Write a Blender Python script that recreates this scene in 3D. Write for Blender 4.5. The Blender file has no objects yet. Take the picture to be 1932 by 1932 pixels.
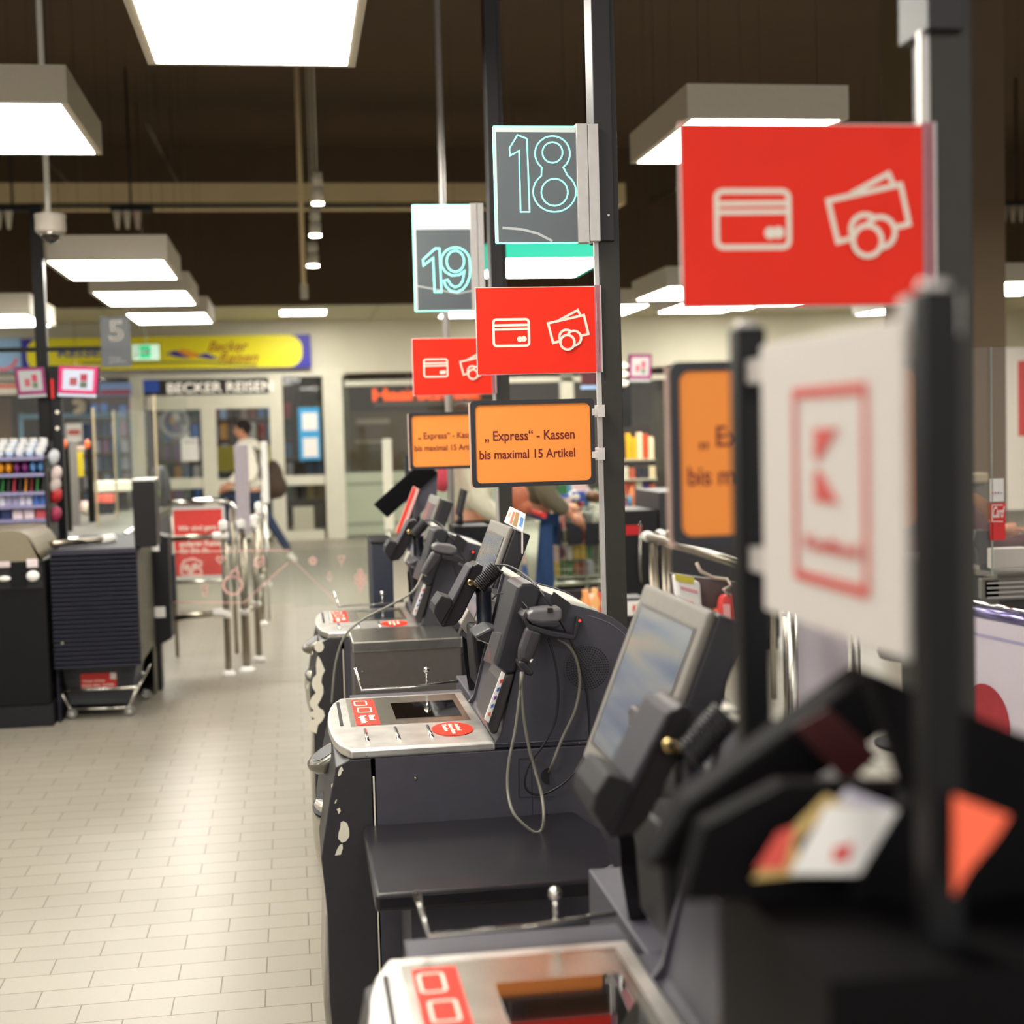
import bpy, math, random
from mathutils import Vector, Matrix
from math import sin, cos, pi, radians, atan
random.seed(7)
SC = bpy.context.scene
COL = SC.collection
# ------------------------------------------------------------------ camera
FP = 2683.0                      # focal length in pixels of the 1932 px frame
H = 1.55
ROLL = radians(1.5)
_u, _v = 550 - 966, 966 - 822    # where lines running away from the viewer meet
_v1 = -_u * sin(ROLL) + _v * cos(ROLL); _u1 = _u * cos(ROLL) + _v * sin(ROLL)
PITCH = atan(_v1 / FP); YAW = atan(-_u1 * cos(PITCH) / FP)
R_ = Vector((cos(YAW), -sin(YAW), 0)); F_ = Vector((sin(YAW) * cos(PITCH), cos(YAW) * cos(PITCH), -sin(PITCH)))
U_ = R_.cross(F_); EU = cos(ROLL) * R_ - sin(ROLL) * U_; EV = sin(ROLL) * R_ + cos(ROLL) * U_
O_ = Vector((0, 0, H))
cd = bpy.data.cameras.new('camera'); cam = bpy.data.objects.new('camera', cd); COL.objects.link(cam)
M_ = Matrix((EU, EV, -F_)).transposed().to_4x4(); M_.translation = O_
cam.matrix_world = M_
cd.sensor_width = 36; cd.lens = FP / 1932 * 36; cd.clip_start = 0.05; cd.clip_end = 200
cd.dof.use_dof = True; cd.dof.focus_distance = 3.5; cd.dof.aperture_fstop = 3.0; cd.dof.aperture_blades = 0
SC.camera = cam
# ------------------------------------------------------------------ world, exposure
wd = bpy.data.worlds.new('hall_ambient'); SC.world = wd; wd.use_nodes = True
wd.node_tree.nodes['Background'].inputs[0].default_value = (1.0, 0.97, 0.93, 1)
wd.node_tree.nodes['Background'].inputs[1].default_value = 0.9
SC.view_settings.view_transform = 'Standard'; SC.view_settings.look = 'None'
SC.view_settings.exposure = 0.0; SC.view_settings.gamma = 1.0; SC.view_settings.use_curve_mapping = False
LAMP_E = 27.0
SC.cycles.max_bounces = 8; SC.cycles.transparent_max_bounces = 16; SC.cycles.caustics_reflective = False; SC.cycles.caustics_refractive = False

def ray(x, y): return F_ + EU * ((x - 966) / FP) + EV * ((966 - y) / FP)
def at(x, y, Y): r = ray(x, y); return O_ + r * (Y / r.y)
def atz(x, y, Z): r = ray(x, y); return O_ + r * ((Z - H) / r.z)
def atx(x, y, X): r = ray(x, y); return O_ + r * (X / r.x)
# ------------------------------------------------------------------ materials
def lin(c):
    c = c.lstrip('#'); v = [int(c[i:i + 2], 16) / 255 for i in (0, 2, 4)]
    return tuple((x / 12.92 if x <= 0.04045 else ((x + 0.055) / 1.055) ** 2.4) for x in v) + (1,)
_M = {}
def mat(name, color='#888888', rough=0.5, metal=0.0, emit=None, strength=0.0, trans=0.0, alpha=1.0, var=0.06, scale=40.0, bump=0.0, spec=0.5, coat=0.0):
    if name in _M: return _M[name]
    m = bpy.data.materials.new(name); m.use_nodes = True; _M[name] = m
    nt = m.node_tree; b = nt.nodes['Principled BSDF']; c = lin(color)
    b.inputs['Roughness'].default_value = rough; b.inputs['Metallic'].default_value = metal
    b.inputs['Specular IOR Level'].default_value = spec; b.inputs['Coat Weight'].default_value = coat
    if var > 0:
        tc = nt.nodes.new('ShaderNodeTexCoord'); nz = nt.nodes.new('ShaderNodeTexNoise'); nz.inputs['Scale'].default_value = scale
        nt.links.new(tc.outputs['Object'], nz.inputs['Vector'])
        rp = nt.nodes.new('ShaderNodeValToRGB'); nt.links.new(nz.outputs['Fac'], rp.inputs['Fac'])
        rp.color_ramp.elements[0].position = 0.3; rp.color_ramp.elements[1].position = 0.7
        rp.color_ramp.elements[0].color = tuple(x * (1 - var) for x in c[:3]) + (1,)
        rp.color_ramp.elements[1].color = tuple(min(1, x * (1 + var)) for x in c[:3]) + (1,)
        nt.links.new(rp.outputs['Color'], b.inputs['Base Color'])
        if bump:
            bp = nt.nodes.new('ShaderNodeBump'); bp.inputs['Strength'].default_value = bump; bp.inputs['Distance'].default_value = 0.002
            nt.links.new(nz.outputs['Fac'], bp.inputs['Height']); nt.links.new(bp.outputs['Normal'], b.inputs['Normal'])
    else: b.inputs['Base Color'].default_value = c
    if emit: b.inputs['Emission Color'].default_value = lin(emit); b.inputs['Emission Strength'].default_value = strength
    b.inputs['Transmission Weight'].default_value = trans; b.inputs['Alpha'].default_value = alpha
    return m
def glass(name, color='#ffffff', mix=0.9, rough=0.03):
    if name in _M: return _M[name]
    m = bpy.data.materials.new(name); m.use_nodes = True; _M[name] = m; nt = m.node_tree
    nt.nodes.clear(); o = nt.nodes.new('ShaderNodeOutputMaterial'); t = nt.nodes.new('ShaderNodeBsdfTransparent'); g = nt.nodes.new('ShaderNodeBsdfGlossy')
    d = nt.nodes.new('ShaderNodeBsdfDiffuse'); d.inputs[0].default_value = lin(color)
    t.inputs[0].default_value = lin(color); g.inputs['Roughness'].default_value = rough
    fr = nt.nodes.new('ShaderNodeFresnel'); fr.inputs['IOR'].default_value = 1.45
    m1 = nt.nodes.new('ShaderNodeMixShader'); m1.inputs[0].default_value = 1 - mix
    nt.links.new(t.outputs[0], m1.inputs[1]); nt.links.new(d.outputs[0], m1.inputs[2])
    m2 = nt.nodes.new('ShaderNodeMixShader'); nt.links.new(fr.outputs[0], m2.inputs[0]); nt.links.new(m1.outputs[0], m2.inputs[1]); nt.links.new(g.outputs[0], m2.inputs[2])
    nt.links.new(m2.outputs[0], o.inputs[0]); return m
BLACK = mat('black_powder_coat', '#17171b', 0.5, var=0.15, scale=60, bump=0.1, spec=.3)
DARK = mat('dark_plastic', '#26252a', 0.42, var=0.12, scale=90, bump=0.15)
PANEL = mat('anthracite_panel', '#43414b', 0.5, var=0.06, scale=30, bump=0.05)
GREYP = mat('warm_grey_plastic', '#8d8881', 0.5)
BROWNP = mat('brown_grey_panel', '#554f4c', 0.5, var=0.05)
STEEL = mat('brushed_steel', '#c9c6bd', 0.26, 1.0, var=0.1, scale=25)
CHROME = mat('polished_chrome', '#dcdad4', 0.12, 1.0, var=0.03)
ALU = mat('aluminium_profile', '#c8c3bf', 0.4, 0.6, var=0.03)
BRASS = mat('brass_lock', '#c9b17a', 0.25, 1.0, var=0.1)
HOODM = mat('light_grey_hood', '#b9b5a8', 0.5, var=0.03)
NAVY = mat('navy_tube', '#232936', 0.4, var=0.08)
WHITE = mat('white_plastic', '#e9e6e0', 0.5, var=0.02)
PAPER = mat('white_paper', '#efece8', 0.7, var=0.02)
RED = mat('red_print', '#f3301c', 0.5, var=0.03, scale=15, spec=.2)
DRED = mat('deep_red_print', '#d52a22', 0.5, var=0.04)
CREAMI = mat('cream_print', '#f2eadb', 0.5, var=0.01)
ORANGE = mat('orange_paper', '#ff9a48', 0.6, var=0.015, scale=8, spec=.2)
MAROON = mat('maroon_letters', '#70161a', 0.6, var=0.02)
INK = mat('black_ink', '#141214', 0.6, var=0.05)
CREAM = mat('cream_frame', '#d9d6c4', 0.5, var=0.03, scale=6)
TEXTGLASS = glass('clear_acrylic', '#f4fffb', 0.97)
PANE = glass('window_glass', '#fbfdfb', 0.99)
CREAMPATCH = mat('cream_wave_print', '#e6dfcd', 0.5, var=0.02)
GREYFILM = mat('grey_film', '#5d6468', 0.35, var=0.12, scale=4)
MINT = mat('mint_reflected_glow', '#2fc8a4', 0.5, emit='#35e0b8', strength=.75, var=0)  # lane sign's glow reflected on the lamp side, painted in as emission
MINTL = mat('mint_edge_glow', '#9ffff0', 0.4, emit='#78f5dc', strength=1.25, var=0)
LAMPG = mat('lamp_diffuser', '#ffffff', 0.5, emit='#fffaee', strength=LAMP_E, var=0)
LAMPB = mat('lamp_housing', '#cfc6b2', 0.5, var=0.02)
RUBBER = mat('grey_green_cable', '#77756a', 0.5, var=0.05)
BCABLE = mat('black_cable', '#17161a', 0.4, var=0.05)
MAGENTA = mat('magenta_screen', '#c81860', 0.3, emit='#c81860', strength=0.55, var=0)
LSCREEN = mat('pale_screen', '#c0c4d4', 0.3, emit='#d8def0', strength=0.42, var=0)
def cm(color, rough=0.5): return mat('print_' + color[1:], color, rough, var=0.05, scale=30)
# ------------------------------------------------------------------ mesh builder
def origin_of(o):
    while o.parent: o = o.parent
    return o.location.copy()
class MB:
    def __init__(s): s.v = []; s.f = []; s.sm = []
    def add(s, vs, fs, smooth=False):
        n = len(s.v); s.v += [Vector(p) for p in vs]
        for f in fs: s.f.append([i + n for i in f]); s.sm.append(smooth)
        return s
    def box(s, a, b):
        x0, y0, z0 = [min(p, q) for p, q in zip(a, b)]; x1, y1, z1 = [max(p, q) for p, q in zip(a, b)]
        return s.add([(x0, y0, z0), (x1, y0, z0), (x1, y1, z0), (x0, y1, z0), (x0, y0, z1), (x1, y0, z1), (x1, y1, z1), (x0, y1, z1)],
                     [(0, 3, 2, 1), (4, 5, 6, 7), (0, 1, 5, 4), (1, 2, 6, 5), (2, 3, 7, 6), (3, 0, 4, 7)])
    def prism(s, pts, e, smooth=False):
        n = len(pts); e = Vector(e); a = [Vector(p) for p in pts]
        nrm = Vector((0, 0, 0))
        for i in range(n): nrm += a[i].cross(a[(i + 1) % n])
        if nrm.dot(e) > 0: a.reverse()
        b = [p + e for p in a]
        s.add(a + b, [tuple(range(n)), tuple(range(2 * n - 1, n - 1, -1))] , False)
        k = len(s.v) - 2 * n
        for i in range(n):
            j = (i + 1) % n; s.f.append([k + i, k + n + i, k + n + j, k + j]); s.sm.append(smooth)
        return s
    def obox(s, o, a, b, c):   # corner and three edge vectors
        o = Vector(o); a = Vector(a); b = Vector(b); return s.prism([o, o + a, o + a + b, o + b], c)
    def tube(s, pts, r, n=10, closed=False, caps=True):
        P = [Vector(p) for p in pts]; N = len(P); rr = r if isinstance(r, (list, tuple)) else [r] * N
        base = len(s.v); up = None
        for i in range(N):
            if closed: t = P[(i + 1) % N] - P[i - 1]
            else: t = P[min(i + 1, N - 1)] - P[max(i - 1, 0)]
            if t.length < 1e-9: t = Vector((0, 0, 1))
            t.normalize()
            if up is None: up = t.orthogonal().normalized()
            up = (up - t * up.dot(t)); up = up.normalized() if up.length > 1e-6 else t.orthogonal().normalized()
            w = t.cross(up)
            for k in range(n):
                a = 2 * pi * k / n; s.v.append(P[i] + (up * cos(a) + w * sin(a)) * rr[i])
        for i in range(N if closed else N - 1):
            j = (i + 1) % N
            for k in range(n):
                l = (k + 1) % n; s.f.append([base + i * n + k, base + i * n + l, base + j * n + l, base + j * n + k]); s.sm.append(True)
        if caps and not closed:
            s.f.append([base + k for k in range(n)][::-1]); s.sm.append(False)
            s.f.append([base + (N - 1) * n + k for k in range(n)]); s.sm.append(False)
        return s
    def lathe(s, c, prof, ax=(0, 0, 1), n=20):   # prof: (radius, height along axis)
        ax = Vector(ax).normalized(); c = Vector(c)
        pts = [c + ax * h for r, h in prof]; base = len(s.v); up = ax.orthogonal().normalized(); w = ax.cross(up)
        for (r, h), p in zip(prof, pts):
            for k in range(n):
                a = 2 * pi * k / n; s.v.append(p + (up * cos(a) + w * sin(a)) * max(r, 1e-5))
        for i in range(len(prof) - 1):
            for k in range(n):
                l = (k + 1) % n; s.f.append([base + i * n + k, base + i * n + l, base + (i + 1) * n + l, base + (i + 1) * n + k]); s.sm.append(True)
        s.f.append([base + k for k in range(n)][::-1]); s.sm.append(False)
        s.f.append([base + (len(prof) - 1) * n + k for k in range(n)]); s.sm.append(False)
        return s
    def ball(s, c, rad, n=14, m=8):
        c = Vector(c); rx, ry, rz = rad if isinstance(rad, (tuple, list)) else (rad,) * 3
        base = len(s.v)
        for i in range(m + 1):
            th = pi * i / m
            for k in range(n):
                a = 2 * pi * k / n; q = max(sin(th), 1e-3); s.v.append(c + Vector((rx * q * cos(a), ry * q * sin(a), rz * cos(th))))
        for i in range(m):
            for k in range(n):
                l = (k + 1) % n; s.f.append([base + i * n + k, base + (i + 1) * n + k, base + (i + 1) * n + l, base + i * n + l]); s.sm.append(True)
        return s
    def build(s, name, m, parent=None, bevel=0.0, seg=2):
        org = origin_of(parent) if parent else None
        if org is None:
            xs = [p.x for p in s.v]; ys = [p.y for p in s.v]; zs = [p.z for p in s.v]
            org = Vector(((min(xs) + max(xs)) / 2, (min(ys) + max(ys)) / 2, min(zs)))
        me = bpy.data.meshes.new(name); me.from_pydata([tuple(p - org) for p in s.v], [], s.f); me.materials.append(m)
        me.polygons.foreach_set('use_smooth', s.sm); me.update()
        o = bpy.data.objects.new(name, me); COL.objects.link(o)
        if parent: o.parent = parent
        else: o.location = org
        if bevel:
            bv = o.modifiers.new('bevel', 'BEVEL'); bv.width = bevel; bv.segments = seg; bv.limit_method = 'ANGLE'; bv.angle_limit = radians(40)
        return o
def tag(o, label, cat, group=None, kind=None):
    if label: o['label'] = label
    if cat: o['category'] = cat
    if group: o['group'] = group
    if kind: o['kind'] = kind
    return o
def thing(name, loc, label, cat, group=None):
    o = bpy.data.objects.new(name, None); COL.objects.link(o); o.location = Vector(loc); o.empty_display_size = 0.1
    return tag(o, label, cat, group)
def struct(o): o['kind'] = 'structure'; return o
def copytree(o, off=(0, 0, 0), label=None, parent=None):
    c = o.copy(); COL.objects.link(c)
    if parent: c.parent = parent
    else: c.location = o.location + Vector(off)
    if label: c['label'] = label
    for ch in list(o.children): copytree(ch, parent=c)
    return c
# shapes on an upright plane Y = const given in frame pixels, or on any plane
class Pl:
    def __init__(s, o, ux, uy): s.o = Vector(o); s.ux = Vector(ux).normalized(); s.uy = Vector(uy).normalized(); s.n = s.ux.cross(s.uy)
    def p(s, a, b, lift=0): return s.o + s.ux * a + s.uy * b + s.n * lift
def poly(mb, pl, pts, t=0.0006, lift=0): return mb.prism([pl.p(a, b, lift) for a, b in pts], pl.n * t)
def stroke(mb, pl, pts, w, closed=False, t=0.0006, lift=0):
    Q = [Vector(p) for p in pts]; Q = [q for k, q in enumerate(Q) if k == 0 or (q - Q[k - 1]).length > 1e-7]
    if closed and (Q[0] - Q[-1]).length < 1e-7: Q.pop()
    n = len(Q); L = []; Rr = []
    for k in range(n):
        a = Q[k - 1] if (closed or k > 0) else None; c = Q[(k + 1) % n] if (closed or k < n - 1) else None
        d1 = (Q[k] - a).normalized() if a is not None else (c - Q[k]).normalized(); d2 = (c - Q[k]).normalized() if c is not None else d1
        n1 = Vector((-d1.y, d1.x)); n2 = Vector((-d2.y, d2.x)); m = n1 + n2
        m = m.normalized() if m.length > 1e-4 else n1
        e = m * (w / 2 / max(0.35, m.dot(n1))); L.append(Q[k] + e); Rr.append(Q[k] - e)
    base = len(mb.v)
    for k in range(n):
        for q, h_ in ((L[k], 0), (Rr[k], 0), (Rr[k], t), (L[k], t)): mb.v.append(pl.p(q.x, q.y, lift + h_))
    for k in range(n if closed else n - 1):
        a = base + 4 * k; c = base + 4 * ((k + 1) % n)
        for u, v in ((3, 2), (2, 1), (1, 0), (0, 3)): mb.f.append([a + u, a + v, c + v, c + u]); mb.sm.append(False)
    if not closed:
        mb.f.append([base, base + 1, base + 2, base + 3]); mb.sm.append(False); e_ = base + 4 * (n - 1); mb.f.append([e_ + 3, e_ + 2, e_ + 1, e_]); mb.sm.append(False)
    return mb
def circ(c, r, n=24, a0=0, a1=360): return [(c[0] + r * cos(radians(a0 + (a1 - a0) * i / n)), c[1] + r * sin(radians(a0 + (a1 - a0) * i / n))) for i in range(n + (a1 - a0 < 360))]
def rrect(x0, y0, x1, y1, r, n=6):
    P = []
    for cx, cy, a in ((x1 - r, y1 - r, 0), (x0 + r, y1 - r, 90), (x0 + r, y0 + r, 180), (x1 - r, y0 + r, 270)):
        P += [(cx + r * cos(radians(a + 90 * i / n)), cy + r * sin(radians(a + 90 * i / n))) for i in range(n + 1)]
    return P
def text(s, pl, x0, y0, x1, y1, m, parent, name='lettering', lift=0.0008, bold=0.0, t=0.0004, outline=0, keep=False, slant=0.0):
    cu = bpy.data.curves.new('t', 'FONT'); cu.body = s; cu.size = 1; cu.offset = bold; cu.extrude = 0 if outline else 0.02; cu.shear = slant
    if outline: cu.fill_mode = 'NONE'; cu.bevel_depth = outline; cu.bevel_resolution = 1
    ob = bpy.data.objects.new('t', cu); COL.objects.link(ob); bpy.context.view_layer.update()
    me = bpy.data.meshes.new_from_object(ob.evaluated_get(bpy.context.evaluated_depsgraph_get()))
    bpy.data.objects.remove(ob)
    xs = [v.co.x for v in me.vertices]; ys = [v.co.y for v in me.vertices]
    sx = (x1 - x0) / (max(xs) - min(xs)); sy = (y1 - y0) / (max(ys) - min(ys))
    if keep: sx = sy = min(sx, sy)
    org = origin_of(parent)
    for v in me.vertices:
        z = v.co.z * (sx if outline else t / 0.02)
        v.co = pl.p(x0 + (v.co.x - min(xs)) * sx, y0 + (v.co.y - min(ys)) * sy, lift + z) - org
    me.materials.clear(); me.materials.append(m); me.name = name
    o = bpy.data.objects.new(name, me); COL.objects.link(o); o.parent = parent
    return o
def ypl(Y):           # upright plane facing the viewer's side, addressed in metres X, Z
    return Pl((0, Y, 0), (1, 0, 0), (0, 0, 1))
def px(x, y, Y): p = at(x, y, Y); return (p.x, p.z)
def pxb(x0, y0, x1, y1, Y):     # rectangle of pixels -> x0,z0,x1,z1
    a = at(x0, (y0 + y1) / 2, Y); b = at(x1, (y0 + y1) / 2, Y); c = at((x0 + x1) / 2, y1, Y); d = at((x0 + x1) / 2, y0, Y)
    return a.x, c.z, b.x, d.z
def pbox(mb, x0, y0, x1, y1, Y, dep):
    a, b, c, d = pxb(x0, y0, x1, y1, Y); return mb.box((a, Y, b), (c, Y + dep, d))
# ================================================================== SETTING
def floor_mat():
    m = bpy.data.materials.new('beige_floor_tiles'); m.use_nodes = True; nt = m.node_tree; b = nt.nodes['Principled BSDF']
    tc = nt.nodes.new('ShaderNodeTexCoord'); br = nt.nodes.new('ShaderNodeTexBrick')
    br.inputs['Scale'].default_value = 1; br.inputs['Brick Width'].default_value = 0.25; br.inputs['Row Height'].default_value = 0.125
    br.inputs['Mortar Size'].default_value = 0.0022; br.inputs['Mortar Smooth'].default_value = 0.2
    br.inputs['Color1'].default_value = lin('#938c7f'); br.inputs['Color2'].default_value = lin('#8c8679'); br.inputs['Mortar'].default_value = lin('#584c3e')
    nt.links.new(tc.outputs['Object'], br.inputs['Vector'])
    nz = nt.nodes.new('ShaderNodeTexNoise'); nz.inputs['Scale'].default_value = 180; nt.links.new(tc.outputs['Object'], nz.inputs['Vector'])
    mx = nt.nodes.new('ShaderNodeMix'); mx.data_type = 'RGBA'; mx.blend_type = 'MULTIPLY'; mx.inputs[0].default_value = 0.18
    nt.links.new(br.outputs['Color'], mx.inputs[6]); nt.links.new(nz.outputs['Color'], mx.inputs[7]); nt.links.new(mx.outputs[2], b.inputs['Base Color'])
    b.inputs['Roughness'].default_value = 0.34; b.inputs['Specular IOR Level'].default_value = 0.4
    bp = nt.nodes.new('ShaderNodeBump'); bp.inputs['Strength'].default_value = 0.3; bp.inputs['Distance'].default_value = 0.001; bp.invert = True
    nt.links.new(br.outputs['Fac'], bp.inputs['Height']); nt.links.new(bp.outputs['Normal'], b.inputs['Normal'])
    return m
FX0, FX1 = -9.0, 12.0
struct(MB().box((FX0, -3, -0.1), (FX1, 26.2, 0)).build('floor', floor_mat()))
CEILM = mat('brown_ceiling_paint', '#4c3b27', 0.8, var=0.06, scale=2)
SOFM = mat('cream_soffit_tiles', '#cfcaae', 0.7, var=0.03, scale=3)
struct(MB().box((FX0, -3, 5.3), (FX1, 19, 5.4)).build('ceiling', CEILM))
sof = struct(MB().box((FX0, 19.0, 3.25), (FX1, 26.2, 3.35)).build('ceiling_soffit', SOFM))
struct(MB().box((FX0, 18.9, 3.25), (FX1, 19.0, 5.3)).build('wall_bulkhead', CEILM))
struct(MB().box((FX0 - .1, -3, 0), (FX0, 26.2, 5.4)).build('wall_left', mat('wall_paint', '#b5ad98', 0.7, var=0.03, scale=3)))
struct(MB().box((FX1, -3, 0), (FX1 + .1, 26.2, 5.4)).build('wall_right', _M['wall_paint']))
struct(MB().box((FX0, 26.1, 0), (FX1, 26.2, 3.3)).build('wall_back', mat('shop_back_wall', '#6b6250', 0.8, var=0.1, scale=3)))
# seams of the soffit tiles
for k in range(-14, 20):
    if k % 2 == 0: MB().box((k * 0.6, 19.0, 3.246), (k * 0.6 + .02, 21.3, 3.2499)).build('trim_%d' % (k + 15), mat('soffit_seam', '#a8a286', 0.7))['kind'] = 'structure'
# beams high under the ceiling
bm = MB(); pbox(bm, -1300, 345, 1180, 386, 16.0, 0.5); tag(bm.build('ceiling_beam', mat('tan_beam', '#dcc79a', 0.7, var=0.04, scale=2)), None, None, kind='structure')
def row_x(x, Y): return x
SF = 21.3
def sfr(name, rects, m=CREAM, dep=0.12, Y=SF, bevel=0.004):
    b = MB()
    for r in rects: pbox(b, *r, Y, dep)
    return b.build(name, m, bevel=bevel)
# front of the shops at the back of the hall
w = struct(sfr('wall_shopfront', [(-800, 560, 2600, 699)], mat('shopfront_plaster', '#d6d2be', 0.7, var=0.03, scale=2), 0.25, SF + 0.02, 0))
zt = at(640, 1018, SF).z
b = MB()
for x0, x1, y0, y1 in ((249, 275, 699, 1020), (383, 411, 768, 1020), (511, 537, 699, 1020), (613, 650, 699, 1020)): pbox(b, x0, y0, x1, y1, SF, .12)
for x0, y0, x1, y1 in ((249, 699, 650, 713), (275, 745, 513, 772), (275, 903, 383, 923), (411, 903, 513, 923), (537, 897, 613, 915), (537, 1001, 613, 1019), (275, 1003, 512, 1019)): pbox(b, x0, y0, x1, y1, SF + .005, .1)
dr = struct(b.build('door_1', CREAM, bevel=0.004))
b = MB()
for r in ((276, 713, 512, 745), (276, 773, 382, 903), (412, 773, 512, 903), (276, 923, 382, 1003), (412, 923, 512, 1003), (538, 713, 612, 897), (538, 915, 612, 1001)): pbox(b, *r, SF + .05, .008)
b.build('glass_pane', PANE, dr)
b = MB()
for r in ((-700, 699, 249, 712), (-700, 985, 249, 1022), (-80, 712, -60, 985), (-420, 712, -400, 985)): pbox(b, *r, SF + .004, .1)
wn = struct(b.build('window_1', CREAM, bevel=0.004)); b = MB(); pbox(b, -700, 712, 249, 985, SF + .05, .008); b.build('glass_pane', PANE, wn)
b = MB()
for r in ((650, 699, 2600, 708), (650, 1003, 2600, 1021), (1060, 708, 1085, 1003), (1500, 708, 1520, 1003)): pbox(b, *r, SF + .004, .1)
wn2 = struct(b.build('window_2', CREAM, bevel=0.004)); b = MB(); pbox(b, 650, 708, 1500, 1003, SF + .05, .008); b.build('glass_pane', PANE, wn2)
b = MB(); pbox(b, 652, 886, 1060, 1003, SF + .035, .008); b.build('frosted_strip', mat('frosted_film', '#a9b19b', 0.6, var=0.03, scale=3), wn2)
b = MB(); pbox(b, 655, 905, 1060, 910, SF + .03, .004); pbox(b, 655, 980, 1060, 985, SF + .03, .004); b.build('grey_line', mat('film_line', '#7f8877', 0.6), wn2)
struct(MB().box((at(650, 900, SF).x, SF + .2, 0), (at(650, 900, SF).x + .1, 26.1, 3.2)).build('wall_between_shops', mat('shop_partition', '#8f8a70', 0.7)))
# ================================================================== LAMPS
def lamp(label, xl, Y, z=2.75, w=0.8, L=1.15, hgt=0.16, mint=False, group='suspended light panels over the checkouts'):
    t = thing('suspended_light', (xl + w / 2, Y + L / 2, z), label, 'ceiling light', group)
    b = MB(); f = 0.035
    b.box((xl, Y, z), (xl + w, Y + L, z + hgt))
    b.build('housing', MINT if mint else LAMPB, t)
    MB().box((xl + f, Y + f, z - .002), (xl + w - f, Y + L - f, z)).build('diffuser', LAMPG, t)
    for qx in (.1, w - .1):
        for qy in (.15, L - .15): MB().tube([(xl + qx, Y + qy, z + hgt - .01), (xl + qx, Y + qy, 5.32)], 0.0012, 5).build('suspension_wire', BLACK, t)
    return t
def lamp_px(label, x, y, wpx, **k):
    Y = FP * 0.78 / wpx; p = at(x, y, Y / 1.0); return lamp(label, p.x, p.y, p.z, w=0.78 * p.y / Y, **k)
lamp_px('nearest and largest light panel at left, behind the dome camera', 78, 492, 222)
lamp_px('second light panel of the left row, in the middle of the three', 168, 552, 178)
lamp_px('third light panel of the left row, above the hanging number five', 232, 593, 152)
lamp_px('light panel cut by the left frame edge behind the black post', -150, 596, 188)
lamp_px('light panel with reflected mint glow painted on its side, under the number eighteen', 937, 488, 222, mint=True)
lamp_px('light panel glimpsed between number nineteen and the black post', 845, 580, 160)
lamp_px('light panel right of the black post above the wall screen', 1085, 577, 152)
lamp_px('light panel whose left corner shows beside the big red sign', 1258, 541, 190)
lamp_px('light panel just under the lower edge of the big red sign', 1290, 572, 150)
lamp_px('light panel at the right frame edge beyond the pillar', 1893, 533, 190)
lamp_px('small low light panel at the right frame edge', 1690, 577, 150)
# extra panels added for more light, above the frame and behind the camera
for i, (x, Y) in enumerate(((-1.7, 6.4), (-1.9, 3.6), (1.9, 6.6), (-0.5, 4.6), (-0.75, 2.0), (0.3, -2.6), (-1.9, -1.2), (-4.6, 3.2), (4.2, 3.9), (6.6, 6.6), (-5, 8.2), (-4.8, 12.4), (5.4, 12.6), (-4.9, 15.5), (5.4, 15.8), (-7.6, 12.5), (8.4, 14.0))):
    lamp('extra light panel added to brighten the hall and the signs', x, Y, 3.0, group='added light panels above the view')
b = MB(); pbox(b, 526, 582, 612, 594, 20.0, .02); 
p0 = at(527, 588, 19.6); t = thing('recessed_light', p0, 'small recessed strip light in the cream soffit', 'ceiling light')
LAMPS = mat('soffit_diffuser', '#ffffff', 0.5, emit='#fffaee', strength=60, var=0)
MB().box((p0.x, 19.6, 3.235), (p0.x + .64, 20.2, 3.25)).build('frame', WHITE, t); MB().box((p0.x + .02, 19.62, 3.23), (p0.x + .62, 20.18, 3.236)).build('diffuser', LAMPS, t)
for x, w_ in ((-5.2, 'over the blue fascia sign'), (3.4, 'behind the big red sign'), (6.3, 'near the right pillar'), (9.0, 'beyond the right pillar')):
    copytree(t, (x - p0.x - .3, 0, 0), 'extra recessed strip light added in the cream soffit ' + w_)  # extra soffit lights added to brighten the shopfront
# lights inside the shops at the back
for i, (x, Y) in enumerate(((-3.2, 23.2), (-0.9, 23.4), (1.8, 23.6), (4.2, 23.6), (7.0, 23.6))):
    t = thing('shop_light', (x, Y, 3.2), ('round light inside the shop behind the glass, %s' % ('at far left', 'over the double door', 'in the salon behind the red signs', 'in the shop right of centre', 'in the shop behind the near signs')[i]), 'ceiling light')
    MB().lathe((x, Y, 3.17), [(0.3, 0), (0.32, 0.02), (0.3, 0.08)], n=24).build('housing', WHITE, t)
    MB().lathe((x, Y, 3.16), [(0.28, 0), (0.28, 0.01)], n=24).build('diffuser', mat('shop_diffuser', '#ffffff', 0.5, emit='#f4f0ff', strength=26, var=0), t)
# ceiling services
t = thing('ceiling_pipe', at(0, 392, 15.8), 'long grey pipe running across below the tan beam', 'pipe')
p0 = at(-700, 391, 15.8); p1 = at(1150, 388, 15.8); MB().tube([p0, (p1.x, p1.y, p0.z)], 0.035, 10).build('pipe', mat('pipe_grey', '#5d5647', 0.5, 0.2), t)
def rail(label, xa, ya, xb, yb, z=4.6):
    a = atz(xa, ya, z); c = atz(xb, yb, z); d = (c - a); a = a - d * .6
    t = thing('lighting_track', a, label, 'track')
    MB().tube([a, c], 0.02, 8).build('track_bar', mat('track_grey', '#57503f', 0.5, .3), t)
    for k in range(4): q = a + (c - a) * (.12 + .25 * k); MB().tube([q, (q.x, q.y, 5.3)], 0.006, 6).build('hanger_rod', _M['track_grey'], t)
rail('dark cable track running away above the dome camera', 110, 325, 205, 425)
rail('dark cable track running away left of the spotlights', 325, 325, 378, 425)
rail('dark cable track high behind the big red sign', 1340, 325, 1215, 385)
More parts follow.
